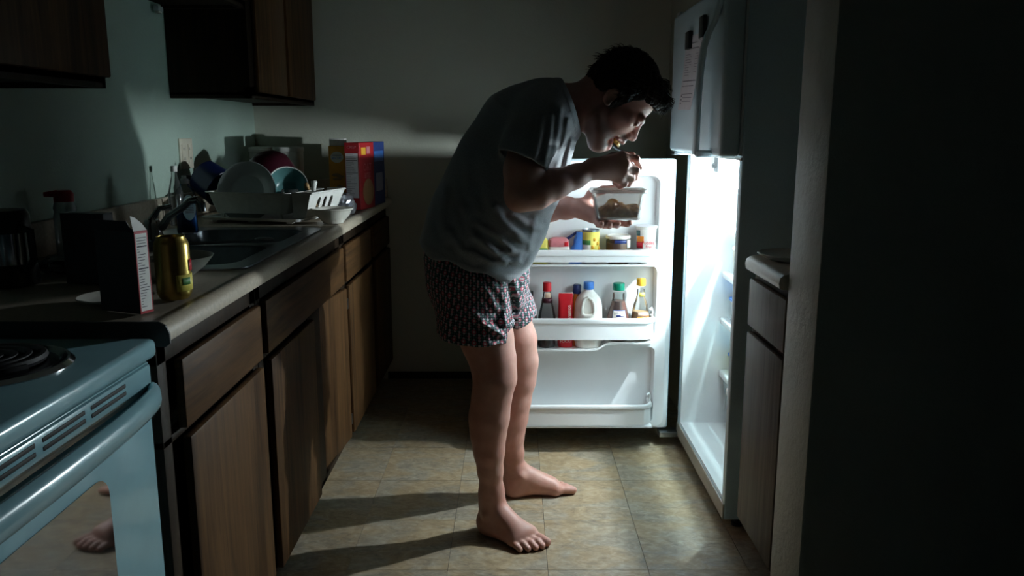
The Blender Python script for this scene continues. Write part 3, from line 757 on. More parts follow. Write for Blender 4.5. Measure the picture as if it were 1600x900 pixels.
g = G(); rs = []
for k in range(6):
    u_ = k / 5; rs.append([(x + .014 - .055 * u_, y + .012, h * (.93 - .30 * u_) ) for x, y, _ in rr(.018, .014, .005, 3)])
g.rings(rs).build('bag_neck', C['navy'], t)
loc, h = onbin(923, 358, ZU)
t = thing('food_can', 'open tin with a green and yellow label in the upper door bin', 'can', loc)
g = G().lathe([(0, 0), (.031, 0), (.0325, .003), (.0325, h - .003), (.0335, h), (.031, h), (.0305, h - .004), (.0305, h - .012), (0, h - .012)], n=30); g.build('tin', M['steel'], t)
band(t, [(.0326, .008), (.0326, h - .008)], -260, 60, C['labely']); band(t, [(.0334, .008), (.0334, h * .70)], -165, -95, C['labelw'], 'label_panel'); band(t, [(.0334, h * .56), (.0334, h * .70)], -172, -95, C['leaf'], 'label_band', lift=.0014)
band(t, [(.0334, .008), (.0334, h * .40)], -95, -55, C['leaf'], 'label_leaf'); 
g = G()
for a, zz in ((-80, .5), (-62, .35), (-45, .6), (-50, .2), (-30, .45), (-70, .72)):
    g.ell((.034 * math.cos(R(a)), .034 * math.sin(R(a)), h * zz), (.006, .004, .007), 8)
g.build('label_fruit', C['yellow'], t)
loc, h = onbin(966, 367, ZU, 3.094)
t = thing('jar', 'short glass jar of brown leftovers with a pale lid', 'jar', loc)
G().lathe([(0, 0), (.042, 0), (.0455, .006), (.0455, h * .80), (.043, h * .86), (.043, h * .90), (0, h * .90)], n=30).build('jar_glass', M['glass'], t)
G().lathe([(0, .003), (.041, .003), (.0435, .008), (.0438, h * .74), (.03, h * .80), (0, h * .78)], n=24).build('contents', C['brownfood'], t)
G().lathe([(0, h * .89), (.046, h * .89), (.047, h * .905), (.047, h * .98), (.045, h), (.041, h), (.040, h * .96), (0, h * .96)], n=30).build('lid', C['labelw'], t)
band(t, [(.0455, h * .74), (.0447, h * .86)], -115, -55, C['navy']); band(t, [(.0455, h * .56), (.0447, h * .86)], -50, 0, C['labelw'], 'label_panel')
loc, h = onbin(1010, 353, ZU, 3.094)
t = thing('yogurt_cup', 'white pudding cup with red script at the right of the upper bin', 'cup', loc)
G().lathe([(0, 0), (.030, 0), (.032, .004), (.0375, h - .008), (.0415, h - .006), (.042, h), (.0, h)], n=32).build('cup_body', C['white'], t)
G().lathe([(0, h + .0005), (.041, h + .0005), (.042, h + .0015), (.020, h + .003), (0, h + .002)], n=32).build('foil_lid', M['paper'], t)
def cup_r(z): return .032 + (.0375 - .032) * z / h
band(t, [(cup_r(h - .062), h - .062), (cup_r(h - .036), h - .036)], -165, -112, C['orange'], 'label_fruit'); band(t, [(cup_r(h - .082), h - .082), (cup_r(h - .058), h - .058)], -170, -118, C['red2'], 'label_berries', lift=.0012)
band(t, [(cup_r(h - .034), h - .034), (cup_r(h - .014), h - .014)], -172, -135, C['teal'], 'label_leaf')
curved_text(t, 'Pudding', .020, C['red'], cup_r(h - .060) + .0006, h - .060, a=-82, sx=.80); curved_text(t, 'Fruit', .016, C['red'], cup_r(h - .075) + .0006, h - .075, a=-80, sx=.85)

# food on the fridge shelves
def tub(label, loc, w, d, h, body, lid, name='food_container', cat='container', rot=0):
    t = thing(name, label, cat, loc, rot)
    q = G(); rs = []
    for zz, k in ((0, .84), (.004, .86), (h * .85, .98), (h * .86, 1.0)): rs.append(rr(w * k, d * k, .018, 4, zz))
    q.rings(rs).build('tub', body, t)
    q = G(); rs = []
    for zz, k in ((h * .865, 1.03), (h * .87, 1.06), (h * .97, 1.06), (h, 1.02)): rs.append(rr(w * k, d * k, .02, 4, zz))
    q.rings(rs).build('lid', lid, t); return t
tub('cream tub on the middle fridge shelf, half hidden by the fridge side', (.868, 3.035, .7195), .085, .085, .10, C['cream'] if 'cream' in C else C['labelw'], C['white'])
tub('food box with a bright blue lid on the lower fridge shelf', (.885, 3.02, .5395), .12, .12, .085, M['tubp'], C['blue'])
tub('margarine tub with a dark blue lid on the crisper cover', (.880, 3.03, .3308), .10, .10, .075, C['labely'], C['blue'])
tub('tall white carton on the top fridge shelf', (.864, 3.035, .8965), .09, .08, .14, C['white'], C['white'], 'carton', 'carton')

# ------------------------------------------------------------------ things on the left worktop
ZC = .9228
def onc(px, py, z=ZC): return atZ(px, py, z)

# dish rack: drain tray + white basket + cutlery caddy
ang = R(-14)
rk = thing('dish_rack', 'white plastic dish rack full of dishes behind the sink', 'dish rack', (-1.105, 2.975, ZC), ang); rk.scale = (.90, .80, .72)
q = G(); rs = []
for zz, w, d in ((.010, .42, .36), (.012, .43, .38), (.026, .445, .40), (.026, .43, .385), (.016, .42, .365)): rs.append(rr(w, d, .03, 4, zz, .195, .17))
q.rings(rs).build('drain_tray', M['shelfplastic'], rk)
for x in (.03, .19, .36):
    for y in (.01, .33): G().box(x - .012, x + .012, y - .012, y + .012, 0, .0102).build('tray_foot', M['shelfplastic'], rk)
q = G(); rs = []
for zz, w, d, r in ((.042, .31, .29, .02), (.044, .315, .295, .022), (.142, .365, .335, .03), (.147, .385, .355, .03), (.150, .385, .355, .03), (.148, .362, .330, .028), (.050, .312, .290, .02)): rs.append(rr(w, d, r, 4, zz, .175, .172))
q.rings(rs).build('basket', C['white'], rk)
for x in (.04, .30):
    for y in (.05, .29): G().box(x - .006, x + .006, y - .006, y + .006, .0165, .0425).build('basket_foot', C['white'], rk)
# caddy with arched slots on its right face
q = G()
def arch(c, w, z0, z1): return [(c - w / 2, z0), (c + w / 2, z0), (c + w / 2, z1 - w / 2)] + [(c + w / 2 * math.cos(R(a)), z1 - w / 2 + w / 2 * math.sin(R(a))) for a in range(20, 180, 20)] + [(c - w / 2, z1 - w / 2)]
def cf(a, b_, t): return (.425 + .30 * (b_ - .04) - t, a, b_)
q.poly([(.015, .03), (.300, .03), (.335, .150), (-.005, .150)], [arch(c, .030, .060, .125) for c in (.10, .16, .22)], cf, .004)
q.add([(.372, .015, .03), (.425, .015, .03), (.458, -.005, .150), (.378, -.005, .150), (.372, .019, .03), (.425, .019, .03), (.456, -.001, .150), (.378, -.001, .150)], [(0, 1, 2, 3), (7, 6, 5, 4), (0, 4, 5, 1), (1, 5, 6, 2), (2, 6, 7, 3), (3, 7, 4, 0)])
q.add([(.372, .300, .03), (.425, .300, .03), (.458, .335, .150), (.378, .335, .150), (.372, .304, .03), (.425, .304, .03), (.458, .339, .150), (.378, .339, .150)], [(0, 1, 2, 3), (7, 6, 5, 4), (0, 4, 5, 1), (1, 5, 6, 2), (2, 6, 7, 3), (3, 7, 4, 0)])
q.box(.372, .424, .017, .302, .028, .032)
q.box(.370, .374, .017, .302, .030, .148)
q.tube([(.378, -.004, .150), (.459, -.004, .150), (.459, .337, .150), (.378, .337, .150)], .005, 8)
q.build('cutlery_caddy', C['white'], rk)
def in_rack(x, y, z): return Matrix.Translation(rk.location) @ Matrix.Rotation(ang, 4, 'Z') @ Vector((x * .9, y * .8, z * .72))
def disc(name, label, cat, centre, prof, mat_, tilt, yaw, inner=None):
    t = thing(name, label, cat, centre)
    Mx = Matrix.Rotation(yaw, 4, 'Z') @ Matrix.Rotation(tilt, 4, 'X')
    G().lathe(prof, n=44).xf(Mx).build(name + '_body', mat_, t)
    if inner: G().lathe(inner[0], n=44).xf(Mx).build('inside_glaze', inner[1], t)
    return t
pc = atY(387, 300, 3.03)
disc('dinner_plate', 'large grey dinner plate standing upright at the front of the dish rack', 'plate', pc,
     [(0, -.004), (.052, -.004), (.066, -.001), (.1105, .010), (.112, .013), (.1095, .0145), (.068, .005), (.065, .002), (.060, .0005), (0, .0)], C['plate'], R(76), R(-6))
pc = atY(450, 291, 3.10)
disc('bowl', 'teal glazed bowl with a white rim leaning in the dish rack', 'bowl', pc,
     [(0, -.052), (.032, -.052), (.048, -.040), (.066, -.012), (.074, .006), (.0745, .009), (.072, .008), (.064, -.010), (.046, -.035), (.030, -.045), (0, -.045)], C['white'], R(70), R(22),
     ([(0, -.0445), (.030, -.0445), (.0455, -.0345), (.0635, -.0095), (.0705, .0055), (.0700, .0065), (.0628, -.0085), (.045, -.0335), (.030, -.0435), (0, -.0435)], C['teal']))
pc = atY(421, 262, 3.27)
disc('mixing_bowl', 'dark maroon bowl turned over behind the plates in the dish rack', 'bowl', pc,
     [(0, .055), (.045, .055), (.075, .035), (.095, -.01), (.104, -.048), (.107, -.050), (.104, -.051), (.092, -.012), (.072, .030), (.043, .048), (0, .048)], C['maroon'], R(18), R(-20))
p0 = atY(332, 285, 3.12)
t = thing('saucepan', 'dark blue pan tipped on its side at the left of the dish rack', 'pan', p0)
Mx = Matrix.Rotation(R(-25), 4, 'Z') @ Matrix.Rotation(R(118), 4, 'Y')
G().lathe([(0, -.05), (.060, -.05), (.066, -.045), (.070, .045), (.0725, .047), (.070, .049), (.0675, .045), (.063, -.04), (0, -.043)], n=32).xf(Mx).build('pan_body', C['pannavy'], t)
G().tube([(-.062, -.01, .012), (-.085, -.015, .022), (-.098, -.02, .020)], [.010, .009, .010], 10).build('handle', M['black'], t)
p0 = atY(453, 300, 2.985)
t = thing('tumbler', 'small clear glass tumbler upside down in front of the teal bowl', 'glass', (p0.x, p0.y, ZC + .050))
G().lathe([(.030, 0), (.033, .0), (.030, .062), (.028, .066), (0, .066), (0, .060), (.026, .058), (.029, .003)], n=28).build('glass_body', M['glass'], t)
p0 = in_rack(.40, .13, .045); p1 = atY(491, 284, 3.0)
t = thing('spatula', 'white spatula handle sticking up out of the cutlery caddy', 'utensil', p0)
d_ = p1 - p0; G().tube([(0, 0, -.01), d_ * .5, d_ * .9, d_, d_ * 1.04], [.006, .006, .009, .0115, .008], 10).build('handle', C['white'], t)
p0 = in_rack(.40, .20, .045); p1 = atY(479, 291, 3.07); t = thing('wooden_spoon', 'short tan spoon in the cutlery caddy behind the spatula', 'utensil', p0)
d_ = p1 - p0; g = G().tube([(0, 0, -.01), d_ * .6, d_], [.005, .006, .007], 8); g.ell(tuple(d_), (.010, .006, .014), 12); g.build('spoon_body', C['tan'], t)

# canisters behind the rack
for px0, px1, lab in ((388, 424, 'white lidded canister behind the dish rack, the left of two'), (426, 468, 'white lidded canister behind the dish rack, the right of two')):
    a = atY(px0, 230, 3.80); b_ = atY(px1, 230, 3.80); w = b_.x - a.x
    t = thing('canister', lab, 'canister', ((a.x + b_.x) / 2, 3.80 + w * .3, ZC))
    top = a.z - ZC
    g = G(); rs = []
    for zz, k in ((0, .90), (.004, .93), (top - .03, .97), (top - .022, .97)): rs.append(rr(w * k, w * .9 * k, .02, 5, zz))
    g.rings(rs).build('canister_body', C['white'], t)
    g = G(); rs = []
    for zz, k in ((top - .021, 1.0), (top - .019, 1.02), (top - .004, 1.02), (top, .98), (top + .002, .6)): rs.append(rr(w * k, w * .9 * k, .02 * k, 5, zz))
    g.rings(rs).build('lid', C['white'], t)

# cereal boxes
def carton(name, label, loc, w, d, h, rot, m, flap=None):
    t = thing(name, label, 'box', loc, rot); g = G().box(-w, 0, 0, d, 0, h, .0012, seg=1); g.build('carton', m, t, sharp=20); return t
t = carton('cereal_box', 'orange food carton with an oval white label against the back wall', (-.758, 3.755, ZC), .078, .17, .255, R(-7), C['boxorange'])
G().box(-.074, -.004, .004, .04, .2555, .288, .001).build('open_flap', C['white'], t)
g = G(); ring = [(-.039 + .030 * math.cos(2 * PI * k / 28), .205 + .025 * math.sin(2 * PI * k / 28)) for k in range(28)]
g.rings([[(x, -.0003, z) for x, z in ring], [(x, -.0015, z) for x, z in ring]]).build('oval_label', C['labelw'], t)
text('ORIGINAL', .009, C['boxblue'], t, frame((-.039, -.0018, .213), (1, 0, 0), (0, 0, 1)))
text('BISCUIT', .014, C['blue'], t, frame((-.039, -.0018, .200), (1, 0, 0), (0, 0, 1)), sx=.9)
g = G()
for (x, z, a, b_) in ((-.045, .125, .020, .008), (-.025, .118, .016, .007), (-.040, .108, .022, .006), (-.030, .070, .016, .010), (-.050, .052, .014, .009), (-.026, .046, .018, .008)):
    g.ell((x, -.0012, z), (a, .0016, b_), 10)
g.build('printed_food', C['tan'], t)
t = carton('cereal_box', 'red cereal box with a white facts panel at the counter end', (-.629, 3.40, ZC), .064, .165, .275, R(-11), C['boxred'])
G().box(-.060, -.007, -.0008, -.0002, .050, .232).build('facts_panel', M['paper'], t)
g = G(); rnd = random.Random(11)
for k in range(24):
    z = .226 - k * .0072; wdt = .018 + .028 * rnd.random(); th = .0022 if k in (3, 10) else .0011
    g.box(-.058, -.058 + wdt if th < .002 else -.009, -.0012, -.0009, z - th, z)
g.build('facts_print', M['ink'], t)
text('CRISP', .016, C['pink'], t, frame((-.033, -.0006, .256), (1, 0, 0), (0, 0, 1)))
text('OAT', .044, C['pink'], t, frame((.0008, .085, .172), (0, 1, 0), (0, 0, 1))); text('BITES', .030, C['pink'], t, frame((.0008, .085, .138), (0, 1, 0), (0, 0, 1)))
g = G(); ring = [(.09 + .062 * math.cos(2 * PI * k / 32), .07 + .055 * math.sin(2 * PI * k / 32)) for k in range(32)]
g.rings([[(.0003, y, z) for y, z in ring], [(.0012, y, z) for y, z in ring]]).build('printed_bowl', C['tan'], t)
G().box(.0003, .0012, .02, .07, .225, .255).build('price_flash', C['yellow'], t)
G().box(.0003, .0012, .08, .12, .228, .258).build('badge', C['pink'], t)
t = carton('cereal_box', 'dark blue box at the end of the counter behind the red cereal box', (-.608, 3.60, ZC), .055, .18, .275, R(-7), C['boxblue'])
G().box(.0003, .0012, .02, .16, .19, .235).build('printed_band', C['blue'], t); G().box(.0003, .0012, .04, .14, .06, .14).build('printed_panel', C['lilac'], t)

# white bowl and crumpled foil
p0 = onc(511, 351)
t = thing('bowl', 'off-white bowl at the counter edge in front of the crumpled foil', 'bowl', (-.644, p0.y + .06, ZC))
G().lathe([(0, 0), (.036, 0), (.038, .005), (.044, .012), (.060, .030), (.065, .044), (.073, .050), (.073, .053), (.063, .048), (.057, .031), (.040, .012), (0, .009)], n=40).build('bowl_body', M['cream'], t)
def crumple(name, label, loc, r, mat_, seed, cat, flat=.7):
    bm = bmesh.new(); bmesh.ops.create_icosphere(bm, subdivisions=3, radius=1)
    for v in bm.verts:
        n = noise.noise(v.co * 1.7 + Vector((seed, 0, 0))) * .55 + noise.noise(v.co * 4.3 + Vector((0, seed, 0))) * .38
        v.co = v.co * (1 + n)
        v.co = Vector((v.co.x * r[0], v.co.y * r[1], v.co.z * r[2]))
    zmin = min(v.co.z for v in bm.verts)
    for v in bm.verts: v.co.z = max(v.co.z - zmin - .004, 0)
    bm.verts.index_update(); g = G().add([v.co[:] for v in bm.verts], [[q.index for q in f.verts] for f in bm.faces]); bm.free()
    t = thing(name, label, cat, loc); g.build(name + '_body', mat_, t, sharp=12); return t
crumple('crumpled_foil', 'crumpled silver wrapper between the white bowl and the red box', (-.668, 3.245, ZC), (.045, .055, .036), C['foil'], 3.0, 'wrapper')
crumple('crumpled_wrapper', 'dark crumpled plastic bag by the stove end of the counter', (-1.03, 1.90, ZC), (.075, .07, .018), M['black'], 8.0, 'wrapper')

# soap bottles
p0 = onc(291, 365, .9255)
t = thing('soap_bottle', 'half full bottle of blue dish soap standing behind the faucet', 'bottle', (p0.x - .002, p0.y + .02, .9255 if p0.y < 2.77 else ZC), R(48))
topz = atY(291, 275, p0.y).z - .9255
pb = [(0, .060, .034), (.006, .064, .038), (topz * .30, .062, .038), (topz * .45, .060, .036), (topz * .62, .066, .038), (topz * .74, .056, .034), (topz * .82, .030, .026), (topz * .86, .026, .024)]
g = G(); g.rings([rr(w, d, min(w, d) * .42, 5, z) for z, w, d in pb]).build('bottle_body', M['glass'], t)
g = G(); g.rings([rr(w * .92, d * .9, min(w, d) * .36, 5, max(z, .003)) for z, w, d in pb[:4]]).build('soap', C['soap'], t)
g = G(); ring = [(.022 * math.cos(2 * PI * k / 28), topz * .45 + topz * .22 * math.sin(2 * PI * k / 28)) for k in range(28)]
g.rings([[(x, -.0185, z) for x, z in ring], [(x, -.0206, z) for x, z in ring]]).build('label', pm('soap_label', (.55, .78, .86), .4), t)
g = G()
for k in range(7): g.box(-.014, .014, -.0212, -.0207, topz * (.36 + k * .028), topz * (.368 + k * .028))
g.build('label_print', M['ink'], t)
G().lathe([(0, topz * .865), (.0135, topz * .865), (.013, topz * .94), (.008, topz * .95), (.007, topz), (0, topz)], n=22).build('cap', C['white'], t)
t = bottle('slim clear bottle standing behind the dish soap', (-1.17, 2.86, ZC), [(0, 0), (.024, 0), (.025, .01), (.025, .11), (.018, .14), (.010, .17), (.009, .19), (0, .19)], M['glass'], (.011, .185, .205, C['white']))

# near end: fizzy drink can, bowl and plate, boxes, appliance, red-capped bottle
t = thing('drink_can', 'gold and yellow drink can near the front edge of the worktop', 'can', (-.668, 1.592, ZC))
G().lathe([(0, .006), (.022, .006), (.025, 0), (.028, .003), (.0325, .012), (.033, .02), (.033, .105), (.031, .113), (.0265, .121), (.0268, .124), (.025, .1235), (.0245, .118), (0, .118)], n=36).build('can_body', pm('can_gold', (.42, .30, .07), .28, .1, 40, metal=.75), t)
band(t, [(.033, .018), (.033, .050)], -60, 40, C['labely'], 'printed_band'); band(t, [(.0334, .056), (.0334, .078)], -8, 25, C['red2'], 'printed_badge')
band(t, [(.0336, .030), (.0336, .044)], -40, -8, C['leaf'], 'printed_wave')
G().box(-.006, .010, -.005, .005, .1182, .1200, .0006).build('pull_tab', M['steel'], t)
t = thing('plate', 'white plate under the counter clutter beside the drink can', 'plate', (-.772, 1.565, ZC))
G().lathe([(0, 0), (.040, 0), (.052, .003), (.070, .010), (.0685, .0115), (.050, .006), (.040, .004), (0, .004)], n=36).build('plate_body', M['cream'], t)
t = thing('bowl', 'shallow bowl with leftover food between the can and the sink', 'bowl', (-.765, 1.815, ZC))
G().lathe([(0, 0), (.042, 0), (.045, .006), (.072, .026), (.090, .048), (.092, .051), (.088, .050), (.070, .031), (.042, .011), (0, .009)], n=36).build('bowl_body', M['cream'], t)
fo = crumple('leftover_food', 'brown leftover food in the shallow bowl by the sink', (-.765, 1.815, ZC + .012), (.046, .046, .016), C['tan'], 14.0, 'food')
t = thing('cereal_box', 'small open carton with a white facts panel facing the sink, nearest the stove', 'box', (-.672, 1.447, ZC), R(-22))
w, d, h = .095, .030, .150
g = G().box(-w, 0, 0, d, 0, h, .0008, seg=1); g.build('carton', C['boxdark'], t, sharp=20)
G().box(.0002, .0010, .002, d - .002, .004, h - .002).build('facts_panel', C['white'], t)
g = G(); rnd = random.Random(2)
for k in range(26):
    z = h - .012 - k * .0050; th = .0022 if k in (3, 11) else .0011
    g.box(.0011, .0013, .004, d - .004 if k in (0, 3, 11) else .008 + .017 * rnd.random(), z - th, z)
g.build('facts_print', M['ink'], t)
g = G(); g.box(.0002, .0011, .0, .0022, 0, h); g.box(.0002, .0011, d - .0022, d, 0, h); g.box(.0002, .0011, .002, d - .002, 0, .0045); g.box(.0002, .0012, .0022, d - .0022, h - .005, h); g.build('red_border', C['red2'], t)
g = G().add([(0, .0, h), (0, d, h), (-.002, d * .75, h + .012), (-.004, d * .3, h + .024), (-.005, 0, h + .027), (-.001, .0, h), (-.001, d, h), (-.003, d * .75, h + .012), (-.005, d * .3, h + .024), (-.006, 0, h + .027)],
    [(0, 1, 2, 3, 4), (9, 8, 7, 6, 5), (0, 5, 6, 1), (1, 6, 7, 2), (2, 7, 8, 3), (3, 8, 9, 4), (4, 9, 5, 0)]); g.build('open_flap', C['white'], t)
g = G().box(-w, -.004, -.022, 0.0, h, h + .0012); g.xf(Matrix.Translation((0, 0, h)) @ Matrix.Rotation(R(-60), 4, 'X') @ Matrix.Translation((0, 0, -h))); g.build('open_flap', C['boxdark'], t)
t = thing('cereal_box', 'dark carton standing behind the small open carton', 'box', (-.87, 1.74, ZC), R(-8))
G().box(-.10, 0, 0, .035, 0, .150, .001, seg=1).build('carton', C['boxdark'], t, sharp=20)
G().box(-.10, 0, .001, .034, .1502, .152).build('lid_flap', M['black'], t)
t = thing('coffee_grinder', 'black countertop appliance with a chrome band at the left edge', 'appliance', (-1.085, 1.745, ZC))
G().lathe([(0, 0), (.058, 0), (.060, .006), (.056, .040), (.050, .046), (0, .046)], n=36).build('base', M['black'], t)
G().lathe([(0, .0465), (.049, .0465), (.049, .112), (0, .112)], n=36).build('chrome_band', M['chrome'], t)
G().lathe([(0, .1125), (.050, .1125), (.051, .118), (.050, .150), (.044, .160), (0, .162)], n=36).build('lid', M['black'], t)
G().tube([(.045, -.02, .125), (.075, -.035, .12), (.078, -.038, .06), (.055, -.03, .03)], .008, 8).build('handle', M['black'], t)
p0 = onc(110, 408)
hh = atY(110, 297, 2.16).z - ZC
t = thing('cleaner_bottle', 'clear bottle with a dark red pouring cap against the left wall', 'bottle', (-1.172, 2.15, ZC))
G().lathe([(0, 0), (.026, 0), (.029, .006), (.029, hh * .60), (.026, hh * .68), (.028, hh * .74), (.024, hh * .82), (.020, hh * .86), (0, hh * .86)], n=28).build('bottle_body', M['drawerp'], t)
g = G().lathe([(0, hh * .83), (.024, hh * .83), (.024, hh * .95), (.018, hh), (0, hh)], n=22); g.tube([(-.01, -.012, hh * .955), (-.035, -.03, hh * .95)], [.010, .006], 10); g.build('cap', C['red2'], t)
# ------------------------------------------------------------------ the man: one continuous body from a distance field
class Field:
    def __init__(s): s.p = []
    def rc(s, a, b, ra, rb, k=.02, sub=False, sy=1.0):
        """tapered capsule; sy > 1 widens it along Y"""
        a = np.array(a, float); b = np.array(b, float); S = np.array([1, 1 / sy, 1])
        c = (a + b) / 2; R0 = np.linalg.norm(a - b) / 2 + max(ra, rb) * max(1, sy)
        A = a * S; Bv = (b - a) * S; L = max(float(Bv @ Bv), 1e-9)
        def fn(P):
            q = P * S - A; h = np.clip(q @ Bv / L, 0, 1)
            return np.linalg.norm(q - h[:, None] * Bv, axis=1) - (ra + (rb - ra) * h)
        s.p.append((fn, c, R0, k, sub)); return s
    def chain(s, pts, rs, k=.02, sy=1.0):
        for i in range(len(pts) - 1): s.rc(pts[i], pts[i + 1], rs[i], rs[i + 1], k, False, sy)
        return s
    def ell(s, c, r, k=.02, rot=None, sub=False):
        c = np.array(c, float); r = np.array(r, float); Rm = np.eye(3) if rot is None else np.array(rot, float)   # columns: local axes
        def fn(P):
            q = (P - c) @ Rm; k0 = np.linalg.norm(q / r, axis=1); k1 = np.linalg.norm(q / (r * r), axis=1)
            return np.where(k1 < 1e-9, -r.min(), k0 * (k0 - 1) / np.maximum(k1, 1e-9))
        s.p.append((fn, c, float(r.max()), k, sub)); return s

def combine(d, e, k, sub):
    if sub: e = -e; h = np.maximum(k - np.abs(d - e), 0) / k; return np.maximum(d, e) + h * h * k * .25
    h = np.maximum(k - np.abs(d - e), 0) / k; return np.minimum(d, e) - h * h * k * .25

def polygonize(field, lo, hi, vox, post=None, slack=.02):
    B = 8; lo = np.array(lo, float); nb = np.ceil((np.array(hi) - lo) / (vox * B)).astype(int)
    ii = np.stack(np.meshgrid(*[np.arange(n) for n in nb], indexing='ij'), -1).reshape(-1, 3)
    cen = lo + (ii * B + (B - 1) / 2) * vox
    half = vox * B * .87
    def ev(P, bi, rad):
        d = np.full(len(P), .3)
        for fn, c, R0, k, sub in field.p:
            if bi is None: m = np.linalg.norm(P - c, axis=1) < R0 + .12; 
            else:
                bm_ = np.linalg.norm(bi[0] - c, axis=1) < R0 + half + .03 + k
                if not bm_.any(): continue
                m = np.repeat(bm_, B ** 3)
            if not m.any(): continue
            d[m] = combine(d[m], fn(P[m]), k, sub)
        return d
    d0 = ev(cen, None, 0)
    keep = np.abs(d0) < half + slack
    dense = np.repeat(np.repeat(np.repeat(d0.reshape(nb), B, 0), B, 1), B, 2).astype(np.float32)
    kb = ii[keep]; off = np.stack(np.meshgrid(*[np.arange(B)] * 3, indexing='ij'), -1).reshape(-1, 3)
    idx = (kb[:, None, :] * B + off[None]).reshape(-1, 3)
    for c0 in range(0, len(kb), 1500):
        sl = slice(c0 * 512, (c0 + 1500) * 512); P = lo + idx[sl] * vox
        d = ev(P, (cen[keep][c0:c0 + 1500],), 0)
        if post is not None: d = post(P, d)
        q = idx[sl]; dense[q[:, 0], q[:, 1], q[:, 2]] = d
    # surface nets
    s = dense < 0; c8 = [s[a:s.shape[0] - 1 + a, b:s.shape[1] - 1 + b, c:s.shape[2] - 1 + c] for a in (0, 1) for b in (0, 1) for c in (0, 1)]
    al = c8[0].copy(); an = c8[0].copy()
    for x in c8[1:]: al &= x; an |= x
    act = np.argwhere(an & ~al); n = len(act)
    shp = np.array(s.shape); lin = (act[:, 0] * shp[1] + act[:, 1]) * shp[2] + act[:, 2]
    val = {}
    for a in (0, 1):
        for b in (0, 1):
            for c in (0, 1): val[a, b, c] = dense[act[:, 0] + a, act[:, 1] + b, act[:, 2] + c].astype(float)
    acc = np.zeros((n, 3)); cnt = np.zeros(n)
    cs = list(val)
    for p in cs:
        for ax in range(3):
            if p[ax]: continue
            q = list(p); q[ax] = 1; q = tuple(q); va, vb = val[p], val[q]; m = (va < 0) != (vb < 0)
            t = np.where(m, va / np.where(np.abs(va - vb) < 1e-12, 1, va - vb), 0)
            pos = np.tile(np.array(p, float), (n, 1)); pos[:, ax] += t
            acc[m] += pos[m]; cnt[m] += 1
    V = lo + (act + acc / cnt[:, None]) * vox
    F = []
    for ax in range(3):
        u, v = (ax + 1) % 3, (ax + 2) % 3
        dl = [0, 0, 0]; dl[ax] = 1
        a = s[:s.shape[0] - dl[0], :s.shape[1] - dl[1], :s.shape[2] - dl[2]]; b = s[dl[0]:, dl[1]:, dl[2]:]
        e = np.argwhere(a != b); e = e[(e[:, u] > 0) & (e[:, v] > 0)]
        ins = a[e[:, 0], e[:, 1], e[:, 2]]
        def cell(du, dv):
            q = e.copy(); q[:, u] -= du; q[:, v] -= dv; return np.searchsorted(lin, (q[:, 0] * shp[1] + q[:, 1]) * shp[2] + q[:, 2])
        quad = np.stack([cell(1, 1), cell(0, 1), cell(0, 0), cell(1, 0)], 1)
        quad[~ins] = quad[~ins][:, ::-1]; F.append(quad)
    F = np.concatenate(F); F = F[(F < n).all(1)]
    return V, F

def mesh_np(name, V, F, mats, parent, attrs=None, smooth_iter=0):
    if smooth_iter:
        E = np.concatenate([F[:, [0, 1]], F[:, [1, 2]], F[:, [2, 3]], F[:, [3, 0]]])
        for _ in range(smooth_iter):
            acc = np.zeros_like(V); c = np.zeros(len(V))
            for ax in range(3): acc[:, ax] = np.bincount(E[:, 0], V[E[:, 1], ax], len(V)) + np.bincount(E[:, 1], V[E[:, 0], ax], len(V))
            c = np.bincount(E[:, 0], minlength=len(V)) + np.bincount(E[:, 1], minlength=len(V))
            V = V * .5 + .5 * acc / np.maximum(c, 1)[:, None]
    off = np.zeros(3); q = parent
    while q is not None: off += np.array(q.location); q = q.parent
    me = bpy.data.meshes.new(name); n = len(F)
    me.vertices.add(len(V)); me.vertices.foreach_set('co', (V - off).astype(np.float32).ravel())
    me.loops.add(4 * n); me.loops.foreach_set('vertex_index', F.astype(np.int32).ravel())
    me.polygons.add(n); me.polygons.foreach_set('loop_start', np.arange(0, 4 * n, 4, dtype=np.int32))
    me.update(calc_edges=True); me.validate()
    me.polygons.foreach_set('use_smooth', [True] * len(me.polygons))
    for k, a in (attrs or {}).items():
        at = me.attributes.new(k, 'FLOAT', 'POINT'); at.data.foreach_set('value', a(V).astype(np.float32))
    for m in mats: me.materials.append(m)
    o = bpy.data.objects.new(name, me); COL.objects.link(o); o.parent = parent
    return o

def W(px, py, Y): return np.array(atY(px, py, Y + DYU * min(1, max(0, (700 - py) / 300))))
px2m = lambda p, Y: p * Y / 1262.0
DYU = .07
man = thing('person', 'man in a grey t-shirt and patterned boxer shorts, bending to eat before the open fridge', 'person', (0.0, 2.5, 0))

# --- head frame: f forward (face), u up, l left (+Y)
HY = 2.43; UN = (HY + DYU) / 1285.0
hc = W(962, 150, HY)
tilt = math.atan2(.80, .60)           # face direction below the horizontal, in the picture plane
fv = np.array([.60, 0, -.80]); uv = np.array([.80, 0, .60]); lv = np.array([0, 1.0, 0])
yaw = R(4)
Hrot = np.stack([fv, lv, uv], 1)
def H(f, l, u): return hc + UN * (f * fv + l * lv + u * uv)
def hp(P): return ((P - hc) @ Hrot) / UN      # -> (f, l, u) in head units (about 1.9 mm)
u_ = UN
b = Field()
# pelvis, trunk, neck (kept slimmer than the clothes)
b.ell(W(742, 415, 2.50), (.125, .150, .12), .03)
tr = [W(744, 400, 2.49), W(772, 332, 2.46), (W(808, 255, 2.45)), W(846, 195, 2.45)]
b.chain(tr, [.115, .112, .118, .092], .04, 1.3)
b.chain([W(850, 190, 2.44), W(880, 170, 2.44), W(922, 166, 2.435)], [.085, .068, .062], .03)
b.rc(W(918, 168, 2.435), H(-22, 0, -18), .060, .058, .03)
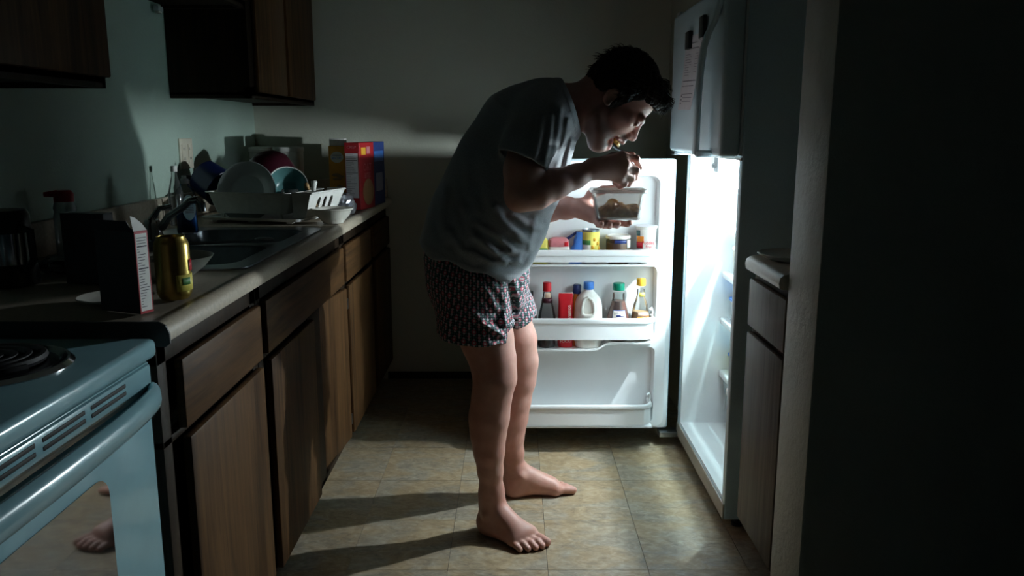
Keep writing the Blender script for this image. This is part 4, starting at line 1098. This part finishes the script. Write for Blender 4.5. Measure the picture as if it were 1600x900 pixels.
# legs
RY = 2.40; LYH, LYA = 2.60, 2.70
def leg(pts):
    P = [W(x, y, Y) for x, y, w, Y in pts]; b.chain(P, [px2m(w, Y) * 1.0 for x, y, w, Y in pts], .02)
leg([(742, 440, 47, 2.41), (752, 490, 45, 2.40), (761, 530, 41.5, 2.395), (770, 562, 36, 2.39), (773, 592, 33, 2.385), (768, 622, 30.5, 2.39), (765, 652, 30.5, 2.395), (763, 680, 27, 2.40), (764, 706, 23.5, 2.40), (766, 735, 19.5, 2.40), (768, 762, 17.5, 2.405), (768, 785, 17, 2.41)])
b.ell(W(788, 585, 2.378), (.030, .034, .042), .02)                    # kneecap
b.ell(W(757, 655, 2.405), (.042, .045, .075), .02)                    # calf
leg([(765, 440, 44, 2.58), (786, 490, 41, 2.60), (802, 530, 36, 2.61), (808, 562, 32, 2.62), (808, 592, 29, 2.63), (801, 625, 28, 2.64), (797, 652, 27.5, 2.65), (794, 680, 25, 2.66), (801, 706, 17, 2.67), (803, 730, 16, 2.68), (804, 748, 16.5, 2.685)])
b.ell(W(824, 570, 2.615), (.028, .034, .042), .02)
b.ell(W(792, 650, 2.66), (.042, .045, .07), .02)
# feet
def foot(heel, ang, side, sc, ank):
    ca, sa = math.cos(ang), math.sin(ang)
    def Q(a, l, z): l *= side; return np.array([heel[0] + sc * (a * ca - l * sa), heel[1] + sc * (a * sa + l * ca), sc * z])
    s = sc
    b.ell(Q(.030, 0, .033), (.034 * s, .031 * s, .034 * s), .015)
    b.rc(Q(.035, 0, .045), ank, .033 * s, .034 * s, .03)
    b.rc(Q(.045, -.002, .030), Q(.160, -.018, .026), .028 * s, .024 * s, .03)
    b.rc(Q(.040, .008, .024), Q(.150, .030, .018), .024 * s, .0175 * s, .03)
    b.rc(Q(.062, -.004, .074), Q(.150, -.012, .032), .031 * s, .022 * s, .03)
    b.rc(Q(.085, .0, .058), Q(.150, .012, .027), .026 * s, .020 * s, .03)
    b.ell(Q(.168, -.030, .022), (.022 * s,) * 3, .012)
    b.ell(Q(.052, -.033, .078), (.013 * s,) * 3, .014); b.ell(Q(.046, .032, .070), (.013 * s,) * 3, .014)
    for (a0, l0, z0, r0), (a1, l1, z1, r1), (a2, l2, z2, r2) in (
        ((.172, -.029, .020, .0150), (.205, -.029, .018, .0130), (.228, -.027, .014, .0132)),
        ((.172, -.008, .019, .0120), (.207, -.006, .020, .0098), (.227, -.004, .0105, .0098)),
        ((.166, .010, .018, .0112), (.198, .013, .019, .0092), (.217, .015, .010, .0092)),
        ((.156, .026, .017, .0105), (.185, .031, .018, .0088), (.202, .033, .0098, .0090)),
        ((.143, .040, .015, .0100), (.168, .047, .015, .0086), (.184, .050, .0092, .0088))):
        b.rc(Q(a0, l0, z0), Q(a1, l1, z1), r0 * s, r1 * s, .007); b.rc(Q(a1, l1, z1), Q(a2, l2, z2), r1 * s, r2 * s, .004)
foot((-.102, 2.432), R(-36), -1, 1.02, W(768, 775, 2.41))
foot((-.030, 2.672), R(10), 1, 1.04, W(804, 748, 2.685))
# right arm (near): down to the elbow, forearm up to the hand by the mouth
b.chain([W(846, 185, 2.31), W(828, 225, 2.25), W(819, 265, 2.215), W(816, 301, 2.205)], [.056, .054, .0525, .047], .025)
el = W(816, 303, 2.205); wr = W(926, 264, 2.285)
b.chain([el, W(838, 300, 2.215), W(866, 288, 2.235), W(898, 276, 2.26), wr], [.047, .0455, .041, .0315, .0265], .02)
b.ell(W(797, 322, 2.20) + np.array([.018, 0, .012]), (.022, .026, .022), .02)
# left arm (far): forearm comes forward under the tub
b.chain([W(846, 195, 2.60), W(842, 255, 2.70), W(832, 322, 2.735)], [.060, .052, .045], .025)
wl = W(905, 325, 2.575)
b.chain([W(832, 324, 2.735), W(858, 326, 2.67), W(885, 325, 2.60), wl], [.045, .041, .034, .0275], .02)
# hands
def finger(pts, rs, k=.005):
    for i in range(len(pts) - 1): b.rc(pts[i], pts[i + 1], rs[i], rs[i + 1], k if i else .010)
kn = [W(972, 244, 2.335), W(976, 256, 2.318), W(974, 268, 2.312), W(967, 279, 2.316)]        # knuckles, index..little
for q, r in zip(kn, (.0145, .0145, .0135, .0125)): b.rc(wr, q, .020, r, .018)
b.rc(W(940, 262, 2.30), W(960, 262, 2.325), .024, .022, .02)
finger([kn[0], W(994, 248, 2.352), W(999, 261, 2.376), W(990, 264, 2.392)], [.0125, .0108, .0098, .0090])
finger([kn[1], W(994, 266, 2.338), W(992, 277, 2.366), W(980, 273, 2.385)], [.0125, .0108, .0098, .0090])
finger([kn[2], W(987, 279, 2.334), W(982, 287, 2.362), W(969, 282, 2.378)], [.0118, .0102, .0094, .0088])
finger([kn[3], W(976, 287, 2.330), W(969, 291, 2.354), W(960, 285, 2.366)], [.0108, .0094, .0086, .0080])
finger([W(938, 256, 2.315), W(958, 246, 2.352), W(974, 243, 2.378), W(988, 242, 2.388)], [.019, .0145, .0118, .0098], .008)
# left hand: palm behind and under the tub, thumb over the rim
kl = [W(936, 336, 2.568), W(936, 339, 2.545), W(932, 340, 2.525), W(926, 340, 2.553)]
for q, r in zip(kl, (.0140, .0140, .0130, .0120)): b.rc(wl, q, .021, r, .018)
b.rc(W(912, 328, 2.565), W(926, 336, 2.545), .023, .020, .02)
finger([kl[0], W(962, 348, 2.555), W(980, 350, 2.510), W(984, 348, 2.480)], [.0122, .0104, .0094, .0088])
finger([kl[1], W(953, 351, 2.520), W(964, 352, 2.480), W(966, 349, 2.450)], [.0122, .0104, .0094, .0088])
finger([kl[2], W(944, 352, 2.500), W(952, 353, 2.465), W(953, 350, 2.440)], [.0115, .0100, .0092, .0086])
finger([kl[3], W(935, 351, 2.480), W(939, 352, 2.450), W(940, 349, 2.432)], [.0105, .0092, .0084, .0080])
finger([W(912, 322, 2.575), W(924, 304, 2.592), W(942, 297, 2.590), W(966, 292, 2.578)], [.020, .0150, .0125, .0100], .010)
# head
def He(f, l, u, rf, rl, ru, k=.015, sub=False): b.ell(H(f, l, u), (rf * u_, rl * u_, ru * u_), k, Hrot, sub)
def Hr(a, c, ra, rb, k=.008): b.rc(H(*a), H(*c), ra * u_, rb * u_, k)
He(-4, 0, 22, 50, 39, 46); He(24, 0, 20, 29, 33, 32)
He(26, 0, -14, 31, 31, 40); He(24, 0, -48, 26, 28, 23)
He(40, 0, -64, 13, 15, 11, .02)
for s in (-1, 1):
    Hr((-2, s * 24, -28), (4, s * 22, -42), 9, 10, .025); Hr((4, s * 22, -42), (40, s * 10, -66), 10, 9, .025)
    Hr((54, s * 6, 9), (50, s * 25, 9), 5.5, 5.0, .012)
    He(37, s * 25, -10, 11, 10, 9, .02)
    He(58, s * 17, -1, 9, 9, 6.5, .010, True)
    He(48.5, s * 16.5, 0, 7.6, 8.4, 7.0, .003)                       # closed-down upper lid over the eye
    Hr((52, s * 10, -3), (52, s * 24, -3.4), 2.2, 2.0, .003)
    He(-6, s * 40, -10, 8.5, 4.2, 14, .005); He(-4, s * 43.5, -8, 5, 3, 9, .003, True); He(-1, s * 41, -20, 5, 3.6, 5, .004)
    He(60, s * 6.5, -18.5, 5.5, 4.6, 4.6, .006)
    He(62.0, s * 5.2, -23, 2.6, 2.0, 2.4, .002, True)
Hr((55, 0, 3), (65, 0, -13), 5.2, 6.0, .010); He(66, 0, -15.5, 6.2, 6.4, 5.6, .006)
Hr((57, 0, -26), (60, 0, -31), 7, 6.0, .012)
for s in (-1, 1): Hr((61, 0, -32), (53, s * 12.5, -36), 4.4, 3.0, .006)
He(58, 0, -43, 16, 10.5, 8.8, .004, True)
for s in (-1, 1): Hr((54.5, 0, -54), (50, s * 12, -45), 4.8, 3.0, .006)
He(49, 0, -47, 9, 8.5, 5, .004)                                          # tongue in the open mouth
He(47, 0, -61, 9, 13, 8, .015)
FLOORZ = 0.0
def bpost(P, d): return np.maximum(d, -P[:, 2] + .0008)
Vb, Fb = polygonize(b, (-.26, 2.12, -.02), (.50, 2.93, 1.56), .0031, bpost)

def skin_mat():
    m, nt, N, L, B = nm('skin')
    vec = coords(N, L); f1 = tex(N, L, vec, 38, 4, .6); f2 = tex(N, L, vec, 9, 2)
    c = ramp(N, L, f1, [(.3, (.46, .235, .185)), (.7, (.57, .315, .255))])
    c2 = ramp(N, L, f2, [(.35, (.56, .245, .195)), (.65, (.52, .29, .235))])
    mx = N.new('ShaderNodeMix'); mx.data_type = 'RGBA'; mx.inputs[0].default_value = .4; L.new(c, mx.inputs[6]); L.new(c2, mx.inputs[7])
    prev = mx.outputs[2]
    for an, col, amt in (('beard', (.045, .027, .020), .85), ('lip', (.42, .13, .11), .8), ('brow', (.025, .016, .012), .6)):
        at = N.new('ShaderNodeAttribute'); at.attribute_name = an; mm = N.new('ShaderNodeMath'); mm.operation = 'MULTIPLY'; mm.inputs[1].default_value = amt
        L.new(at.outputs['Fac'], mm.inputs[0]); q = N.new('ShaderNodeMix'); q.data_type = 'RGBA'
        L.new(mm.outputs[0], q.inputs[0]); L.new(prev, q.inputs[6]); q.inputs[7].default_value = (*col, 1); prev = q.outputs[2]
    L.new(prev, B.inputs['Base Color']); B.inputs['Roughness'].default_value = .50
    B.inputs['Subsurface Weight'].default_value = .12; B.inputs['Subsurface Radius'].default_value = (.010, .004, .002); B.inputs['Subsurface Scale'].default_value = 1
    bump(N, L, tex(N, L, vec, 420, 3, .6), .18, .001, B)
    return m
def sstep(x, a, c): t = np.clip((x - a) / (c - a), 0, 1); return t * t * (3 - 2 * t)
def beard(V):
    q = hp(V); f, l, u = q.T; near = (np.abs(l) < 50) & (f > -20) & (f < 75) & (u > -90) & (u < 30)
    jaw = sstep(-u, 22 - 0, 44) * sstep(f, -8, 6)
    side = sstep(-np.abs(f - 6), -16, -6) * sstep(-u, -2, 16)
    must = sstep(-np.abs(u + 27), -7, -2) * sstep(f, 48, 56) * sstep(-np.abs(l), -22, -12)
    r = np.maximum.reduce([jaw, side * .8, must]); lip = lipf(V)
    return np.where(near, r * (1 - lip) * .9, 0)
def lipf(V):
    f, l, u = hp(V).T
    up = np.exp(-((u + 33.5) / 3.2) ** 2) * sstep(f, 54, 58); lo_ = np.exp(-((u + 54) / 4.5) ** 2) * sstep(f, 51, 55); mo = sstep(-np.abs(u + 43), -11, -7) * sstep(f, 38, 44)
    return np.where(np.abs(l) < 16, np.clip(np.maximum.reduce([up, lo_, mo]), 0, 1), 0)
def browf(V):
    f, l, u = hp(V).T
    return np.where(f > 40, np.exp(-((u - 11) / 3.2) ** 2) * sstep(-np.abs(np.abs(l) - 17), -13, -9), 0)
body = mesh_np('body', Vb, Fb, [skin_mat()], man, {'beard': beard, 'lip': lipf, 'brow': browf}, 1)
# eyes between the lids
for s in (-1, 1):
    g = G(); c = H(48.2, s * 16.5, -1.5); r = 6.9 * u_; g.ell(tuple(c), (r, r, r), 16)
    eye = g.build('eye', pm('eye_white', (.75, .72, .68), .2, .02), man, world=True)

# toe nails
# --- hair
hb = Field()
def He2(f, l, u, rf, rl, ru, k=.015, sub=False): hb.ell(H(f, l, u), (rf * u_, rl * u_, ru * u_), k, Hrot, sub)
He2(-5, 0, 24, 54, 43, 51); He2(25, 0, 30, 31, 36, 36); He2(-24, 0, 2, 33, 36, 36, .02)
He2(34, 0, 50, 20, 26, 16, .02); He2(48, -4, 52, 10, 20, 9, .02)
He2(4, -31, -4, 10, 10.5, 18, .01); He2(4, 31, -4, 10, 10.5, 18, .01)
def line(f): return np.interp(f, [-80, -48, -30, -17, -15, -4, -2, 9, 15, 20, 28, 40, 56, 75], [-44, -42, -40, -36, -4, 4, -22, -22, -6, 14, 25, 31, 36, 40])
def hpost(P, d):
    q = hp(P); f, l, u = q.T
    n = .0030 * np.sin(l * .32 + f * .09) * np.sin(f * .21 + u * .17 + 1) + .0022 * np.sin(l * .55 + u * .31) * np.sin(f * .47) + .0016 * np.sin(f * .83 + l * .7) * np.sin(u * .6)
    return np.maximum(d + n, (line(f) + 1.8 * np.sin(l * .5 + f * .4) - u) * u_ * .8)
Vh, Fh = polygonize(hb, hc - .20, hc + .20, .0031, hpost)
hair_m = pm('hair_dark_brown', (.016, .011, .008), .6, spec=.25, var=.3, scale=90, bmp=.5, bscale=160)
hair = mesh_np('hair', Vh, Fh, [hair_m], man, None, 1)
# loose strands for the tousled outline
rnd = random.Random(21); g = G()
def hair_pt(th, ph):
    # direction in head frame: th around (0 = front), ph elevation
    d = np.array([math.cos(ph) * math.cos(th), math.cos(ph) * math.sin(th), math.sin(ph)])
    o = np.array([-5, 0, 24]); rr_ = 1 / math.sqrt((d[0] / 55) ** 2 + (d[1] / 44) ** 2 + (d[2] / 52) ** 2)
    return o + d * rr_, d
for k in range(900):
    th = rnd.uniform(-PI, PI); ph = rnd.uniform(-.55, 1.5)
    p, d = hair_pt(th, ph)
    if p[2] < line(p[0]) + 4: continue
    front = p[0] > 18
    flow = np.array([.9, rnd.uniform(-.5, .5), .25]) if front else np.array([-.3 + rnd.uniform(-.5, .5), .35 * np.sign(p[1]) + rnd.uniform(-.4, .4), -.55])
    flow = flow / np.linalg.norm(flow); Ln = rnd.uniform(7, 15) * (1.35 if front else 1)
    lift = rnd.uniform(.15, .65) * (1.2 if front else .7)
    pts = [p - d * 3, p + flow * Ln * .35 + d * lift * Ln * .45, p + flow * Ln * .75 + d * lift * Ln * .55, p + flow * Ln * 1.05 + d * lift * Ln * .35 + np.array([0, 0, -1.5])]
    g.tube([tuple(H(*q)) for q in pts], [.0012, .0011, .0008, .0003], 4)
for k in range(170):     # fringe over the forehead
    l0 = rnd.uniform(-26, 24); u0 = rnd.uniform(46, 62); f0 = 50 - (l0 / 32) ** 2 * 12 + rnd.uniform(-6, 4)
    a = np.array([f0, l0, u0]); tip = a + np.array([rnd.uniform(6, 17), rnd.uniform(-7, 5), rnd.uniform(-17, 4)])
    mid = (a + tip) / 2 + np.array([rnd.uniform(3, 6), 0, rnd.uniform(1, 5)])
    g.tube([tuple(H(*q)) for q in (a - np.array([5, 0, 0]), a, mid, tip)], [.0012, .0013, .0010, .0003], 4)
so_ = g.build('hair_strands', hair_m, hair, world=True); so_['kind'] = 'stuff'

# --- T-shirt
sh = Field()
T = [(736, 400, 82), (752, 368, 86), (770, 326, 86), (797, 265, 83), (826, 208, 74), (858, 176, 49)]
tp = [W(x, y, 2.45) for x, y, r in T]; trr = [px2m(r, 2.45) for x, y, r in T]
for i in range(len(T) - 1): sh.rc(tp[i], tp[i + 1], trr[i], trr[i + 1], .05, False, [1.12, 1.12, 1.12, 1.18, 1.35][i])
sh.rc(W(858, 176, 2.45), W(884, 168, 2.44), px2m(48, 2.45), px2m(40, 2.44), .03, False, 1.2)
# folds, given as polylines in the side view: (points px, width px, height mm)
folds = [([(728, 322), (742, 365), (778, 391), (812, 397)], 6, 7), ([(776, 322), (800, 356), (818, 376)], 6, 7), ([(738, 388), (766, 405), (810, 409)], 5, 6), ([(762, 380), (790, 408)], 5, 5),
         ([(694, 300), (690, 345), (700, 372)], 6, 4), ([(730, 250), (735, 300), (745, 335)], 7, 4), ([(860, 182), (856, 215), (848, 256)], 4.5, 6), ([(873, 170), (870, 205), (862, 240)], 4.5, 6),
         ([(884, 190), (878, 230), (868, 262)], 4.5, 6), ([(893, 222), (886, 262), (876, 285)], 4, 5), ([(846, 190), (838, 225), (828, 252)], 5, 4), ([(800, 335), (825, 352), (842, 358)], 5, 6),
         ([(745, 345), (775, 365), (800, 388)], 5, 6), ([(808, 318), (835, 330), (856, 330)], 5, 4), ([(705, 360), (720, 385), (745, 402)], 5, 5), ([(765, 290), (770, 330), (788, 360)], 7, 5),
         ([(866, 270), (858, 305), (848, 335)], 5, 5), ([(850, 300), (836, 345), (826, 390)], 5, 4)]
def uvpx(P):
    dz = P[:, 2] - HC; d = P[:, 1] * CP - dz * SP; u2 = P[:, 1] * SP + dz * CP
    return CXP + FL * P[:, 0] / d, 450 - FL * u2 / d
fold_w = [([W(x, y, 2.3)[[0, 2]] for x, y in pts], px2m(w, 2.3), h * .001) for pts, w, h in folds]
def fold_disp(P, fl):
    A = P[:, [0, 2]]; s = np.zeros(len(P))
    for pts, w, h in fl:
        dm = np.full(len(P), 9.0)
        for i in range(len(pts) - 1):
            a, c = pts[i], pts[i + 1]; v = c - a; t = np.clip(((A - a) @ v) / (v @ v), 0, 1); dm = np.minimum(dm, np.linalg.norm(A - a - t[:, None] * v, axis=1))
        s += h * (np.exp(-(dm / w) ** 2) - .55 * np.exp(-((dm - 2.0 * w) / w) ** 2))
    return s
def sleeve(segs, p0, n):
    n = n / np.linalg.norm(n); sub = Field()
    for q in segs: sub.rc(*q, .02)
    def fn(P):
        d = np.full(len(P), .3)
        for f_, c_, R_, k_, s_ in sub.p: d = combine(d, f_(P), k_, False)
        pl_ = (P - p0) @ n
        d = d - np.clip(fold_disp(P, fold_w), -.004, .008)
        d = d - .0016 * (np.abs(pl_ + .010) < .009)
        d = np.where(pl_ > -.055, np.maximum(d, -(d + .0075)), d)
        return np.maximum(d, pl_)
    c = np.mean([np.array(q[0]) for q in segs], 0); sh.p.append((fn, c, .30, .022, False))
s0R = W(784, 238, 2.20); s1R = W(851, 268, 2.22); v_ = np.array([s1R[0] - s0R[0], 0, s1R[2] - s0R[2]]); nR = np.array([v_[2], 0, -v_[0]]); nR = nR if nR[2] < 0 else -nR
nR = nR / np.linalg.norm(nR) + np.array([0, -.25, 0])
nL = np.array(W(842, 250, 2.69) - W(848, 200, 2.61))
sh.rc(W(858, 176, 2.40), W(850, 182, 2.33), .086, .084, .03); sh.rc(W(858, 176, 2.50), W(850, 190, 2.58), .084, .080, .03)
sleeve([(W(850, 182, 2.33), W(843, 192, 2.29), .084, .083), (W(843, 192, 2.29), W(824, 232, 2.228), .083, .073), (W(824, 232, 2.228), W(815, 262, 2.207), .073, .071)], W(817, 252, 2.205), nR)
sleeve([(W(850, 190, 2.58), W(848, 200, 2.61), .080, .080), (W(848, 200, 2.61), W(842, 262, 2.69), .080, .066)], W(841, 258, 2.69), nL)
def plane(P, p0, n): n = np.array(n) / np.linalg.norm(n); return (P - p0) @ n
hemA, hemB = W(662, 384, 2.45), W(815, 437, 2.45); hd = hemB - hemA; hem_n = np.array([hd[2], 0, -hd[0]])
colA, colB = W(878, 124, 2.44), W(907, 207, 2.44); cd = colB - colA; col_n = np.array([-cd[2], 0, cd[0]])
hem_n = hem_n if hem_n[2] < 0 else -hem_n; col_n = col_n if col_n[0] > 0 else -col_n
SEG_R = (W(840, 205, 2.27), W(808, 275, 2.20)); SEG_L = (W(848, 205, 2.62), W(842, 270, 2.69))
def spost(P, d):
    wt_ = np.ones(len(P))
    for a_, b_ in (SEG_R, SEG_L):
        v = b_ - a_; t_ = np.clip(((P - a_) @ v) / (v @ v), 0, 1); wt_ = np.minimum(wt_, np.clip((np.linalg.norm(P - a_ - t_[:, None] * v, axis=1) - .095) / .03, 0, 1))
    d = d - wt_ * np.clip(fold_disp(P, fold_w), -.005, .010) - wt_ * .0016 * np.sin(P[:, 0] * 31 + P[:, 2] * 17) * np.sin(P[:, 1] * 23 + P[:, 2] * 29)
    hem = plane(P, hemA, hem_n); col = plane(P, colA, col_n)
    # seams: thicker bands at hem, collar, sleeves
    d = d - .0016 * (np.abs(hem + .012) < .010) - .0022 * (np.abs(col + .009) < .009)
    hollow = d + .007
    d = np.where(hem > -.07, np.maximum(d, -hollow), d)
    d = np.where(col > -.03, np.maximum(d, -hollow), d)
    wav = .006 * np.sin(P[:, 1] * 46 + 1) + .004 * np.sin(P[:, 0] * 60)
    d = np.maximum(d, hem + wav); d = np.maximum(d, col)
    return d
Vs, Fs = polygonize(sh, (-.32, 2.08, .74), (.36, 2.95, 1.52), .0036, spost, .03)
def shirt_mat():
    m, nt, N, L, B = nm('grey_jersey')
    vec = coords(N, L); f = tex(N, L, vec, 260, 4, .7); f2 = tex(N, L, vec, 30, 2)
    L.new(ramp(N, L, f, [(.3, (.20, .22, .24)), (.7, (.30, .325, .35))]), B.inputs['Base Color']); B.inputs['Roughness'].default_value = .9
    B.inputs['Sheen Weight'].default_value = .15; bump(N, L, f, .25, .0012, B); return m
shirt = mesh_np('t_shirt', Vs, Fs, [shirt_mat()], man, None, 2)

# --- boxer shorts
bs = Field()
bs.rc(W(741, 400, 2.49), W(747, 430, 2.49), px2m(80, 2.49), px2m(84, 2.49), .03, False, 1.12)
bs.rc(W(738, 440, 2.43), W(742, 500, 2.405), px2m(66, 2.43), px2m(60, 2.40), .03); bs.rc(W(742, 500, 2.405), W(742, 536, 2.395), px2m(60, 2.40), px2m(61, 2.40), .02)
bs.rc(W(768, 440, 2.575), W(788, 490, 2.60), px2m(56, 2.58), px2m(49, 2.60), .03); bs.rc(W(788, 490, 2.60), W(797, 530, 2.61), px2m(49, 2.60), px2m(46, 2.61), .02)
sfold = [([W(x, y, 2.35)[[0, 2]] for x, y in pts], px2m(w, 2.35), h * .001) for pts, w, h in
         [([(748, 432), (765, 455), (776, 478)], 5, 6), ([(752, 498), (772, 505), (785, 520)], 4, 5), ([(795, 440), (800, 470), (802, 500)], 5, -9), ([(700, 440), (705, 480), (700, 520)], 7, 4), ([(768, 435), (785, 470), (790, 515)], 6, 5), ([(730, 470), (760, 500), (790, 524)], 5, 5), ([(820, 435), (815, 465), (818, 495)], 5, 5)]]
hR0, hR1 = W(684, 522, 2.40), W(801, 529, 2.40); nRh = np.array([hR1[2] - hR0[2], 0, -(hR1[0] - hR0[0])]); nRh = nRh if nRh[2] < 0 else -nRh
hL0, hL1 = W(803, 507, 2.61), W(838, 491, 2.61); nLh = np.array([hL1[2] - hL0[2], 0, -(hL1[0] - hL0[0])]); nLh = nLh if nLh[2] < 0 else -nLh
def bpost2(P, d):
    d = d - fold_disp(P, sfold) - .0020 * np.sin(P[:, 0] * 40 + P[:, 2] * 11) * np.sin(P[:, 1] * 37)
    wst = plane(P, W(690, 372, 2.49), (-.33, 0, .94)); right = P[:, 1] < 2.553
    pr_ = plane(P, hR0, nRh); hem = np.where(right, pr_, np.maximum(plane(P, hL0, nLh), pr_))
    d = d - .0012 * (np.abs(hem + .010) < .008)
    d = np.where(hem > -.07, np.maximum(d, -(d + .006)), d)
    return np.maximum(np.maximum(d, hem + .003 * np.sin(P[:, 1] * 60 + P[:, 0] * 25)), wst)
Vp, Fp = polygonize(bs, (-.30, 2.18, .58), (.18, 2.90, 1.0), .0036, bpost2, .10)
def shorts_mat():
    m, nt, N, L, B = nm('printed_cotton')
    a1 = N.new('ShaderNodeAttribute'); a1.attribute_name = 'pu'; a2 = N.new('ShaderNodeAttribute'); a2.attribute_name = 'pv'
    cmb = N.new('ShaderNodeCombineXYZ'); L.new(a1.outputs['Fac'], cmb.inputs[0]); L.new(a2.outputs['Fac'], cmb.inputs[1])
    def dots(scale, rad, offs=(0, 0, 0)):
        ad = N.new('ShaderNodeVectorMath'); ad.operation = 'MULTIPLY_ADD'; ad.inputs[1].default_value = (scale, scale, 0); ad.inputs[2].default_value = offs
        L.new(cmb.outputs[0], ad.inputs[0]); fr_ = N.new('ShaderNodeVectorMath'); fr_.operation = 'FRACTION'; L.new(ad.outputs[0], fr_.inputs[0])
        ds = N.new('ShaderNodeVectorMath'); ds.operation = 'DISTANCE'; ds.inputs[1].default_value = (.5, .5, 0); L.new(fr_.outputs[0], ds.inputs[0])
        lt = N.new('ShaderNodeMath'); lt.operation = 'LESS_THAN'; lt.inputs[1].default_value = rad; L.new(ds.outputs['Value'], lt.inputs[0]); return lt.outputs[0]
    base = ramp(N, L, tex(N, L, cmb.outputs[0], 60, 2), [(.4, (.012, .013, .025)), (.6, (.022, .022, .036))])
    prev = base
    for sc, rad, off, col in ((130, .36, (0, 0, 0), (.05, .14, .125)), (65, .24, (.2, .3, 0), (.46, .42, .46)), (32.5, .22, (.35, .15, 0), (.46, .07, .11)), (32.5, .14, (.85, .65, 0), (.56, .24, .30)), (32.5, .10, (.35, .15, 0), (.62, .56, .56))):
        q = N.new('ShaderNodeMix'); q.data_type = 'RGBA'; L.new(dots(sc, rad, off), q.inputs[0]); L.new(prev, q.inputs[6]); q.inputs[7].default_value = (*col, 1); prev = q.outputs[2]
    L.new(prev, B.inputs['Base Color']); B.inputs['Roughness'].default_value = .85; return m
def pu(V):
    c = np.where(V[:, 1] < 2.553, 2.44, 2.64); cx_ = np.where(V[:, 1] < 2.553, -.115, -.03)
    return np.arctan2(V[:, 1] - c, V[:, 0] - cx_) * .115
shorts = mesh_np('boxer_shorts', Vp, Fp, [shorts_mat()], man, {'pu': pu, 'pv': lambda V: V[:, 2] + .12 * V[:, 0]}, 2)

# ------------------------------------------------------------------ what he holds
cx0 = atY(926, 300, 2.54); cx1 = atY(1008, 300, 2.54); zb = atY(966, 344, 2.52).z; zt = atY(966, 297, 2.51).z
ccx = (cx0.x + cx1.x) / 2; cw = cx1.x - cx0.x
tb = thing('food_container', 'clear plastic food tub of leftovers held in the man\'s left hand', 'container', (ccx, 2.565, zb))
hh = zt - zb; g = G(); rs = []
for z, k in ((0, .80), (.002, .83), (hh * .86, .985), (hh * .88, 1.03), (hh * .97, 1.06), (hh, 1.04), (hh * .97, .985), (hh * .86, .96), (.006, .80), (.004, .77)):
    rs.append(rr(cw * k, .115 * k, .022 * k, 6, z))
g.rings(rs).build('tub', M['tubp'], tb)
g = G(); ring = []
for k in range(3):
    pass
rim_o = [rr(cw * 1.065, .115 * 1.065, .024, 6, hh * q) for q in (.90, .985)]; rim_i = [rr(cw * 1.0, .115 * 1.0, .022, 6, hh * q) for q in (.985, .90)]
g.rings(rim_o + rim_i, closed=True).build('tub_rim', M['tubrim'], tb)
fd_ = Field(); c0 = np.array([ccx, 2.565, zb])
for k in range(26):
    rx = random.uniform(-.36, .34); ry = random.uniform(-.33, .33); hgt = .20 + .36 * max(0, 1 - ((rx + .12) / .30) ** 2)
    fd_.ell(c0 + np.array([rx * cw * .85, ry * .105, hh * hgt * random.uniform(.6, 1)]), (random.uniform(.012, .02), random.uniform(.010, .018), random.uniform(.008, .014)), .006)
fd_.rc(c0 + np.array([-cw * .32, 0, hh * .16]), c0 + np.array([cw * .34, 0, hh * .24]), .020, .024, .01, False, 1.7)
def fpost(P, d): 
    q = np.abs(P[:, 0] - ccx) - (cw * .385 + .06 * (P[:, 2] - zb)); w = np.abs(P[:, 1] - 2.565) - (.045 + .06 * (P[:, 2] - zb))
    return np.maximum(np.maximum(d + .0015 * np.sin(P[:, 0] * 260) * np.sin(P[:, 1] * 240 + P[:, 2] * 200), np.maximum(q, w)), zb + .0065 - P[:, 2])
Vf, Ff = polygonize(fd_, c0 - np.array([.1, .08, .01]), c0 + np.array([.1, .08, .10]), .0025, fpost)
fdt = thing('leftovers', 'brown and golden leftovers inside the held plastic tub', 'food', tuple(c0))
def food_mat():
    m, nt, N, L, B = nm('noodles_in_sauce'); vec = coords(N, L)
    L.new(ramp(N, L, tex(N, L, vec, 60, 4, .6), [(.3, (.16, .055, .010)), (.5, (.34, .15, .03)), (.7, (.58, .34, .09))]), B.inputs['Base Color']); B.inputs['Roughness'].default_value = .35; return m
fm = food_mat(); mesh_np('food_mass', Vf, Ff, [fm], fdt)
# fork: handle through the fist, tines up to the mouth, with a bite of food on it
pts = [W(1000, 268, 2.365), W(988, 256, 2.378), W(978, 243, 2.392), W(973, 236, 2.402), W(965, 233, 2.412), W(960, 228, 2.42)]
fkt = thing('fork', 'metal fork in the man\'s right hand, raised to his mouth', 'fork', tuple(pts[3]))
g = G(); o_ = np.array(fkt.location)
g.tube([tuple(p - o_) for p in pts], [.0040, .0032, .0026, .0026, .0045, .006], 10); g.build('fork_handle', M['steel'], fkt)
for k in (-1.5, -.5, .5, 1.5):
    a = pts[-1] + np.array([0, k * .0045, 0]); e_ = W(953, 217, 2.425) + np.array([0, k * .0045, 0]); mid = (a + e_) / 2 + np.array([.002, 0, -.002])
    G().tube([tuple(q - o_) for q in (a, mid, e_)], [.0018, .0016, .0010], 6).build('tine', M['steel'], fkt)
bt = Field(); 
for k in range(9): bt.ell(W(961 + random.uniform(-4, 4), 221 + random.uniform(-7, 6), 2.424 + random.uniform(-.010, .008)), (.0075, .007, .0085), .005)
Vt, Ft = polygonize(bt, W(961, 221, 2.424) - .05, W(961, 221, 2.424) + .05, .0022)
btt = thing('bite_of_food', 'golden bite of food on the fork at the man\'s mouth', 'food', tuple(W(961, 221, 2.424)))
def bite_mat():
    m, nt, N, L, B = nm('golden_food'); vec = coords(N, L)
    L.new(ramp(N, L, tex(N, L, vec, 120, 3), [(.35, (.62, .30, .04)), (.65, (.80, .55, .16))]), B.inputs['Base Color']); B.inputs['Roughness'].default_value = .3; return m
mesh_np('bite', Vt, Ft, [bite_mat()], btt)
